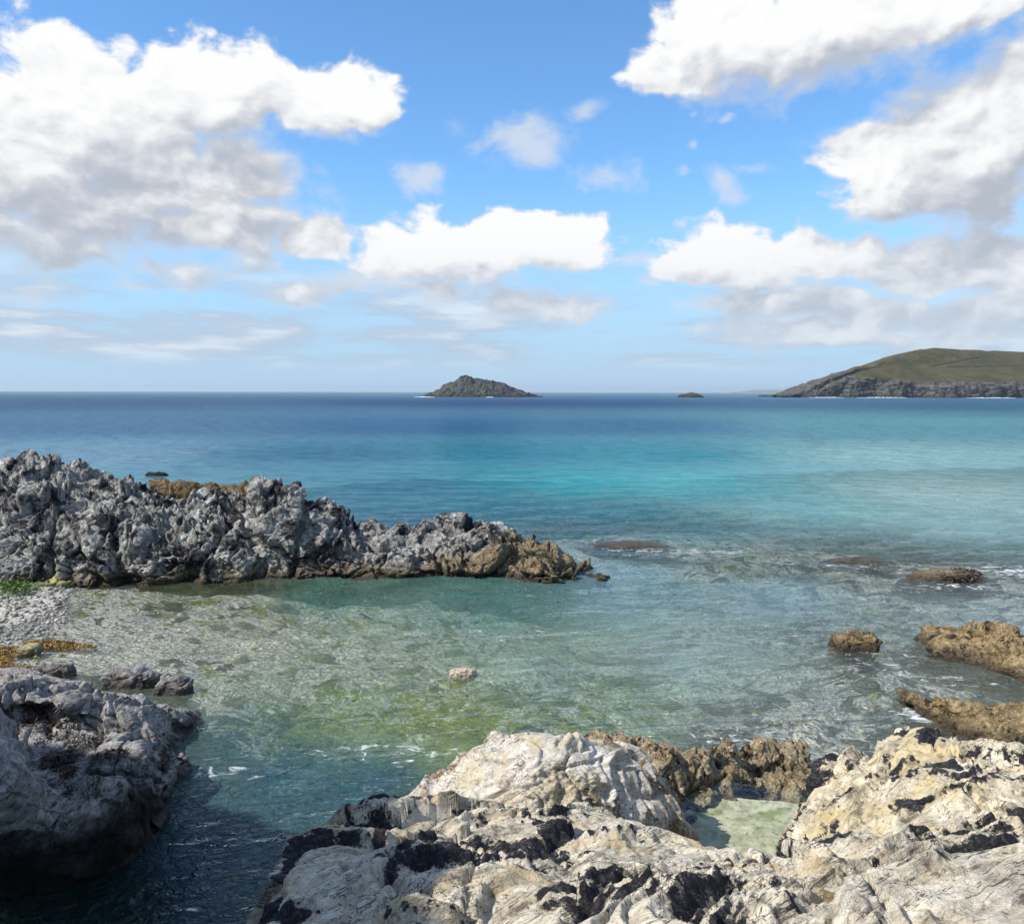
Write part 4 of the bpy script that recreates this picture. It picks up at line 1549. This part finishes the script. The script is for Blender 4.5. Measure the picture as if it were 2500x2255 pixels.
# ------------------------------------------------------------------ island, islet, headland, far land
def sea_rock_disp(seed, s):
    def fn(P):
        P = P + seed
        d = fbm(P / (14 * s), 4) * 2.2 * s + facets(P / (7 * s), 1.0 * s, 1.5 * s) + facets(P / (2.6 * s), .35 * s, .5 * s) + (ridged(P / (3.5 * s), 4) - .4) * .9 * s
        return (d * 1.15).astype(np.float64)
    return fn


def island(name, label, sil, base_y, dist, thick, nu, nv, seed, s):
    C = [D(x, y, dist + thick * .5) for x, y in sil]
    ws = [D(x, base_y, dist) for x, y in sil]
    mn = min(c[0] for c in C)
    mx = max(c[0] for c in C)
    def bulge(x):
        f = (x - mn) / (mx - mn) * 2 - 1
        return math.sqrt(max(.02, 1 - f * f)) * thick
    y0 = dist + thick * .5
    W = [(c[0], y0 - bulge(c[0]), 0.0) for c in C]
    sk = [(c[0], y0 - bulge(c[0]) - 2, -3.0) for c in C]
    Mi = [(c[0], y0 - bulge(c[0]) * .62, max(.3, c[2] * .52)) for c in C]
    b1 = [(c[0], y0 + bulge(c[0]) * .6, max(.3, c[2] * .5)) for c in C]
    b2 = [(c[0], y0 + bulge(c[0]), -3.0) for c in C]
    X = loft([sk, W, Mi, C, b1, b2], nu, nv, seg=[.3, 1, 1, .5, .4])
    V, F = displaced(X, sea_rock_disp(seed, s))
    ob = make_obj(name, V, F, M_SEAROCK)
    tag(ob, label, 'island')


IS = [(1036, 969), (1050, 962), (1073, 953), (1083, 942), (1094, 934), (1118, 927), (1126, 921), (1140, 917), (1150, 919), (1160, 926), (1174, 925), (1190, 929), (1202, 928), (1212, 933),
      (1230, 937), (1242, 943), (1255, 951), (1272, 955), (1285, 961), (1308, 967), (1325, 969.5)]
island('island', 'dark craggy island with a pointed summit out on the horizon', IS, 970, 830, 42, 260, 110, 5.0, 1.0)
IL = [(1655, 968), (1664, 964), (1676, 961), (1684, 959), (1690, 957), (1696, 960), (1706, 963), (1718, 968)]
island('islet', 'tiny dark islet between the pointed island and the headland', IL, 969, 830, 14, 110, 60, 35.0, .35)


def build_headland():
    dist = 860.0
    sky_ = [(1905, 970), (1935, 964), (1965, 957), (1994, 940), (2018, 925), (2050, 912), (2074, 903), (2085, 897), (2115, 894), (2140, 882), (2170, 870), (2200, 862), (2240, 855), (2275, 850), (2327, 853), (2407, 857), (2500, 860), (2700, 868), (3100, 880)]
    cl = [(1905, 970), (1935, 966), (1965, 961), (1994, 952), (2018, 945), (2050, 938), (2074, 930), (2090, 924), (2115, 920), (2140, 922), (2170, 925), (2200, 930), (2240, 934), (2275, 935), (2327, 931), (2407, 931), (2500, 932), (2700, 934), (3100, 940)]
    n = len(sky_)
    off = np.interp(np.arange(n), [0, 3, 7, 10, 13, n - 1], [2, 26, 60, 95, 130, 165])
    offc = np.interp(np.arange(n), [0, 3, 7, n - 1], [1, 4, 8, 16])
    W = [D(a, 970.5, dist + 6 * math.sin(i * 1.7)) for i, (a, b) in enumerate(sky_)]
    W = [(p[0], p[1], 0.0) for p in W]
    sk = [(p[0], p[1] - 3, -3) for p in W]
    C = [D(a, b, dist + offc[i]) for i, (a, b) in enumerate(cl)]
    T = [D(a, b, dist + off[i]) for i, (a, b) in enumerate(sky_)]
    mid = [tuple(c[k] * .5 + t_[k] * .5 + (0, 0, 0)[k] for k in range(3)) for c, t_ in zip(C, T)]
    bk = [(p[0] + 20, p[1] + 160, p[2] * .7 - 2) for p in T]
    b2 = [(p[0] + 30, p[1] + 260, -4) for p in T]
    X = loft([sk, W, C, mid, T, bk, b2], 430, 140, seg=[.15, 1.1, .8, .8, .3, .2], smooth=1)
    ncl = 0
    zc = np.interp(X[..., 0].ravel(), [p[0] for p in C], [p[2] for p in C])
    x_left = D(2230, 900, dist)[0]
    Pz = X[..., 2].ravel()
    xx = X[..., 0].ravel()
    # rock where below the cliff edge or on the craggy seaward nose
    nose = np.clip((D(2120, 900, dist)[0] - xx) / 18, 0, 1)
    crag = np.clip(1 - np.abs(xx - D(2160, 900, dist)[0]) / 34, 0, 1) * np.clip((Pz - 30 + 10 * perlin(np.stack([xx * .05, xx * 0, xx * 0], 1))) / 6, 0, 1)
    rockm = np.maximum.reduce([np.clip((zc - Pz + 1.5) / 3, 0, 1), nose, crag * .9])

    def fn(P):
        a = fbm(P / 22, 4) * 5 + facets(P / 13, 3.2, 3.0) + facets(P / 6, 1.2, 1.0) + facets(P / 3.2, .5, .8) + (ridged(P / 5, 4) - .4) * 1.6
        b = fbm(P / 30, 3) * 1.0 + fbm(P / 3, 3) * .35
        return (a * .75 * rockm + b * (1 - rockm)).astype(np.float64)
    V, F = displaced(X, fn)
    m, t, out = new_mat('headland_turf_and_rock')
    geo = t.new('ShaderNodeNewGeometry')
    pos = geo.outputs['Position']
    n1 = t.noise(t.v('MULTIPLY', pos, (1, 1, 2)), .05, 7, .65, .4)
    n2 = t.noise(pos, .35, 6, .7, .3)
    n3 = t.noise(t.v('MULTIPLY', pos, (.5, .5, 3)), .14, 6, .65, .5)
    gr = t.mix(t.ss(n1, .36, .62), (.062, .058, .022), (.115, .092, .042))
    gr = t.mix(t.ss(n2, .40, .62, 0, .6), gr, (.04, .042, .017))
    rk = t.mix(t.ss(t.m('ADD', t.m('MULTIPLY', n2, .5), t.m('MULTIPLY', n3, .5)), .40, .60), (.028, .027, .026), (.145, .138, .125))
    rk = t.mix(t.ss(n1, .52, .66, 0, .55), rk, (.10, .095, .045))
    x, y, z = t.sep(pos)
    rk = t.mix(t.ss(z, 3.2, 1.6, 0, .75), rk, (.03, .028, .025))
    ra = t.attr('rock').outputs['Fac']
    rm = t.ss(t.m('ADD', ra, t.m('MULTIPLY', t.m('SUBTRACT', n2, .5), .9)), .35, .6)
    c = t.mix(rm, gr, rk)
    bs = t.new('ShaderNodeBsdfPrincipled')
    t.put(bs.inputs['Base Color'], c)
    bs.inputs['Roughness'].default_value = .9
    bs.inputs['Specular IOR Level'].default_value = .15
    bp = t.new('ShaderNodeBump')
    bp.inputs['Distance'].default_value = 2.0
    bp.inputs['Strength'].default_value = .8
    t.put(bp.inputs['Height'], n2)
    t.put(bs.inputs['Normal'], bp.outputs[0])
    t.put(out.inputs[0], bs)
    ob = make_obj('headland', V, F, m, attrs={'rock': rockm})
    tag(ob, 'grassy brown headland with grey cliffs across the bay', 'headland', kind='structure')
    return X


HX = build_headland()


def build_hedges():
    from mathutils.bvhtree import BVHTree
    me = bpy.data.objects['headland'].data
    lo = np.array(bpy.data.objects['headland'].location)
    tree = BVHTree.FromPolygons([tuple(np.array(v.co) + lo) for v in me.vertices], [tuple(p.vertices) for p in me.polygons])
    m = strand_mat('hedge_leaf', (.022, .024, .010), (.05, .048, .02), .9)
    rows = [('dark hedge running down the headland from its skyline', [(2302, 858), (2330, 868), (2352, 879), (2384, 896)]),
            ('dark hedge crossing the headland slope in a shallow zigzag', [(2268, 896), (2316, 886), (2360, 878), (2400, 870), (2442, 887)]),
            ('long low hedge across the middle of the headland slope', [(2310, 897), (2371, 896), (2430, 894), (2520, 892)])]
    for lab, pts in rows:
        xs = np.linspace(pts[0][0], pts[-1][0], 40)
        ys = np.interp(xs, [p[0] for p in pts], [p[1] for p in pts])
        V = []
        for i, (a, b) in enumerate(zip(xs, ys)):
            d = Vector(ray(a, b)).normalized()
            h = tree.ray_cast(Vector((0, 0, CAM_H)), d)[0]
            if h is None:
                continue
            hh = 1.0 + .7 * perlin(np.array([[i * .8, .2, .4]]))[0]
            V += [(h.x, h.y - .8, h.z - .6), (h.x, h.y - .5, h.z + hh), (h.x, h.y + .6, h.z + hh * 1.05), (h.x, h.y + .9, h.z - .3)]
        n = len(V) // 4
        F = [[i * 4 + k, i * 4 + 4 + k, i * 4 + 5 + k, i * 4 + 1 + k] for i in range(n - 1) for k in range(3)]
        tag(make_obj('hedge', V, F, m), lab, 'hedge', 'hedges on the headland')


build_hedges()


def surf_line(pts, dist, w, name, label):
    V, F = [], []
    rnd = random.Random(name + label)
    n = 60
    xs = np.linspace(pts[0], pts[1], n)
    for i, xv in enumerate(xs):
        p = D(xv, 970.5, dist)
        wd = w * (.25 + .75 * abs(math.sin(i * .7 + rnd.random())) * rnd.random() + .1)
        h = .15 + .65 * rnd.random() * math.sin(math.pi * (i + .5) / n)
        V += [(p[0], dist - wd, -.05), (p[0], dist, h), (p[0], dist + wd, -.05)]
    for i in range(n - 1):
        a = i * 3
        F += [[a, a + 3, a + 4, a + 1], [a + 1, a + 4, a + 5, a + 2]]
    m = bpy.data.materials.get('surf_white')
    if not m:
        m, t, out = new_mat('surf_white')
        bs = t.new('ShaderNodeBsdfPrincipled')
        geo = t.new('ShaderNodeNewGeometry')
        t.put(bs.inputs['Base Color'], t.mix(t.ss(t.noise(geo.outputs['Position'], .8, 5, .6), .35, .6), (.55, .62, .66), (.82, .85, .86)))
        bs.inputs['Roughness'].default_value = .8
        t.put(out.inputs[0], bs)
    ob = make_obj(name, V, F, m)
    tag(ob, label, 'surf', kind='stuff')


surf_line((1010, 1062), 783, 1.6, 'surf', 'white surf at the foot of the island')
surf_line((1185, 1205), 780, .6, 'surf', 'short white wash along the island front')
surf_line((1975, 2060), 846, 1.8, 'surf', 'white surf breaking under the headland nose')
surf_line((2090, 2215), 846, .8, 'surf', 'thin white surf line under the headland')
surf_line((2360, 2480), 846, 1.1, 'surf', 'white surf line below the headland cliffs')

# marker on the headland skyline
mk = D(2246, 857, 862 + 105)
def build_marker():
    m, t, out = new_mat('marker_stone')
    geo = t.new('ShaderNodeNewGeometry')
    bs = t.new('ShaderNodeBsdfPrincipled')
    t.put(bs.inputs['Base Color'], t.mix(t.noise(geo.outputs['Position'], 3, 3), (.05, .05, .05), (.12, .11, .10)))
    bs.inputs['Roughness'].default_value = .9
    t.put(out.inputs[0], bs)
    x, y, z = mk
    z -= .6
    prof = [(.75, 0), (.75, .5), (.5, .55), (.42, 2.6), (.55, 2.7), (.5, 2.95), (.1, 3.2)]
    n = 10
    V = [(x + r * math.cos(a * 2 * math.pi / n), y + r * math.sin(a * 2 * math.pi / n), z + h) for r, h in prof for a in range(n)]
    F = [[k * n + j, k * n + (j + 1) % n, (k + 1) * n + (j + 1) % n, (k + 1) * n + j] for k in range(len(prof) - 1) for j in range(n)]
    ob = make_obj('stone_marker', V, F, m, smooth=False)
    tag(ob, 'tiny dark upright marker on the skyline of the headland', 'marker')


build_marker()


def build_far_land():
    dist = 9000.0
    px = np.linspace(1790, 1990, 60)
    prof = np.interp(px, [1790, 1815, 1835, 1860, 1890, 1930, 1960, 1990], [957.5, 954.5, 952.5, 951.5, 951, 953, 954, 956])
    V = []
    for i, (a, b) in enumerate(zip(px, prof)):
        p = D(a, b, dist)
        zz = max(1.0, p[2] + perlin(np.array([[i * .35, 0.3, 0.1]]))[0] * 5)
        V += [(p[0], dist - 120, -5), (p[0], dist - 90, zz * .6), (p[0], dist, zz), (p[0], dist + 400, -5)]
    F = []
    for i in range(len(px) - 1):
        a = i * 4
        for k in range(3):
            F.append([a + k, a + 4 + k, a + 5 + k, a + 1 + k])
    m, t, out = new_mat('far_land_turf')
    geo = t.new('ShaderNodeNewGeometry')
    bs = t.new('ShaderNodeBsdfPrincipled')
    t.put(bs.inputs['Base Color'], t.mix(t.ss(t.noise(geo.outputs['Position'], .02, 4), .4, .6), (.12, .13, .07), (.25, .24, .2)))
    bs.inputs['Roughness'].default_value = .9
    t.put(out.inputs[0], bs)
    ob = make_obj('far_land', V, F, m)
    tag(ob, 'pale far coast on the horizon left of the headland', 'coast', kind='structure')


build_far_land()


# ------------------------------------------------------------------ cliff that backs the cove, beside and behind the viewer
def build_cliff():
    top = [(-42, 7.5, 6), (-24, 7.2, 8.3), (-15.2, 7.3, 9.5), (-12.3, 5.7, 9.9), (-9.6, 3.6, 10), (-8.1, 1.8, 10), (-7.1, .5, 10), (-6.8, -8, 11), (-6.8, -20, 11)]
    foot = [(p[0] + 1.8, p[1] + 1.2, -.8) for p in top]
    mid = [(p[0] + .9, p[1] + .5, p[2] * .5) for p in top]
    bk = [(p[0] - 9, p[1] - 6, p[2] + 1) for p in top]
    b2 = [(p[0] - 14, p[1] - 9, -1) for p in top]
    X = loft([foot, mid, top, bk, b2], 120, 60, seg=[1, 1, .6, .3])
    V, F = displaced(X, disp_crag(5.0, .35, .6))
    ob = make_obj('cliff', V, F, M_BLOCK)
    tag(ob, 'dark cliff backing the cove beside the viewer', 'cliff')


build_cliff()


# ------------------------------------------------------------------ air
def build_haze():
    x0, x1, y0, y1, z0, z1 = -17000, 17000, -60, 15500, -9, 75
    V = [(x, y, z) for x in (x0, x1) for y in (y0, y1) for z in (z0, z1)]
    F = [[0, 1, 3, 2], [4, 6, 7, 5], [0, 4, 5, 1], [2, 3, 7, 6], [0, 2, 6, 4], [1, 5, 7, 3]]
    m, t, out = new_mat('sea_air')
    pv = t.new('ShaderNodeVolumePrincipled')
    pv.inputs['Color'].default_value = (.80, .90, 1.0, 1)
    pv.inputs['Density'].default_value = 8e-5
    pv.inputs['Anisotropy'].default_value = .2
    t.put(out.inputs[1], pv)
    ob = make_obj('haze', V, F, m, smooth=False, loc=(0, 0, 0))
    tag(ob, 'thin pale sea haze over the whole bay', 'haze', kind='stuff')


build_haze()
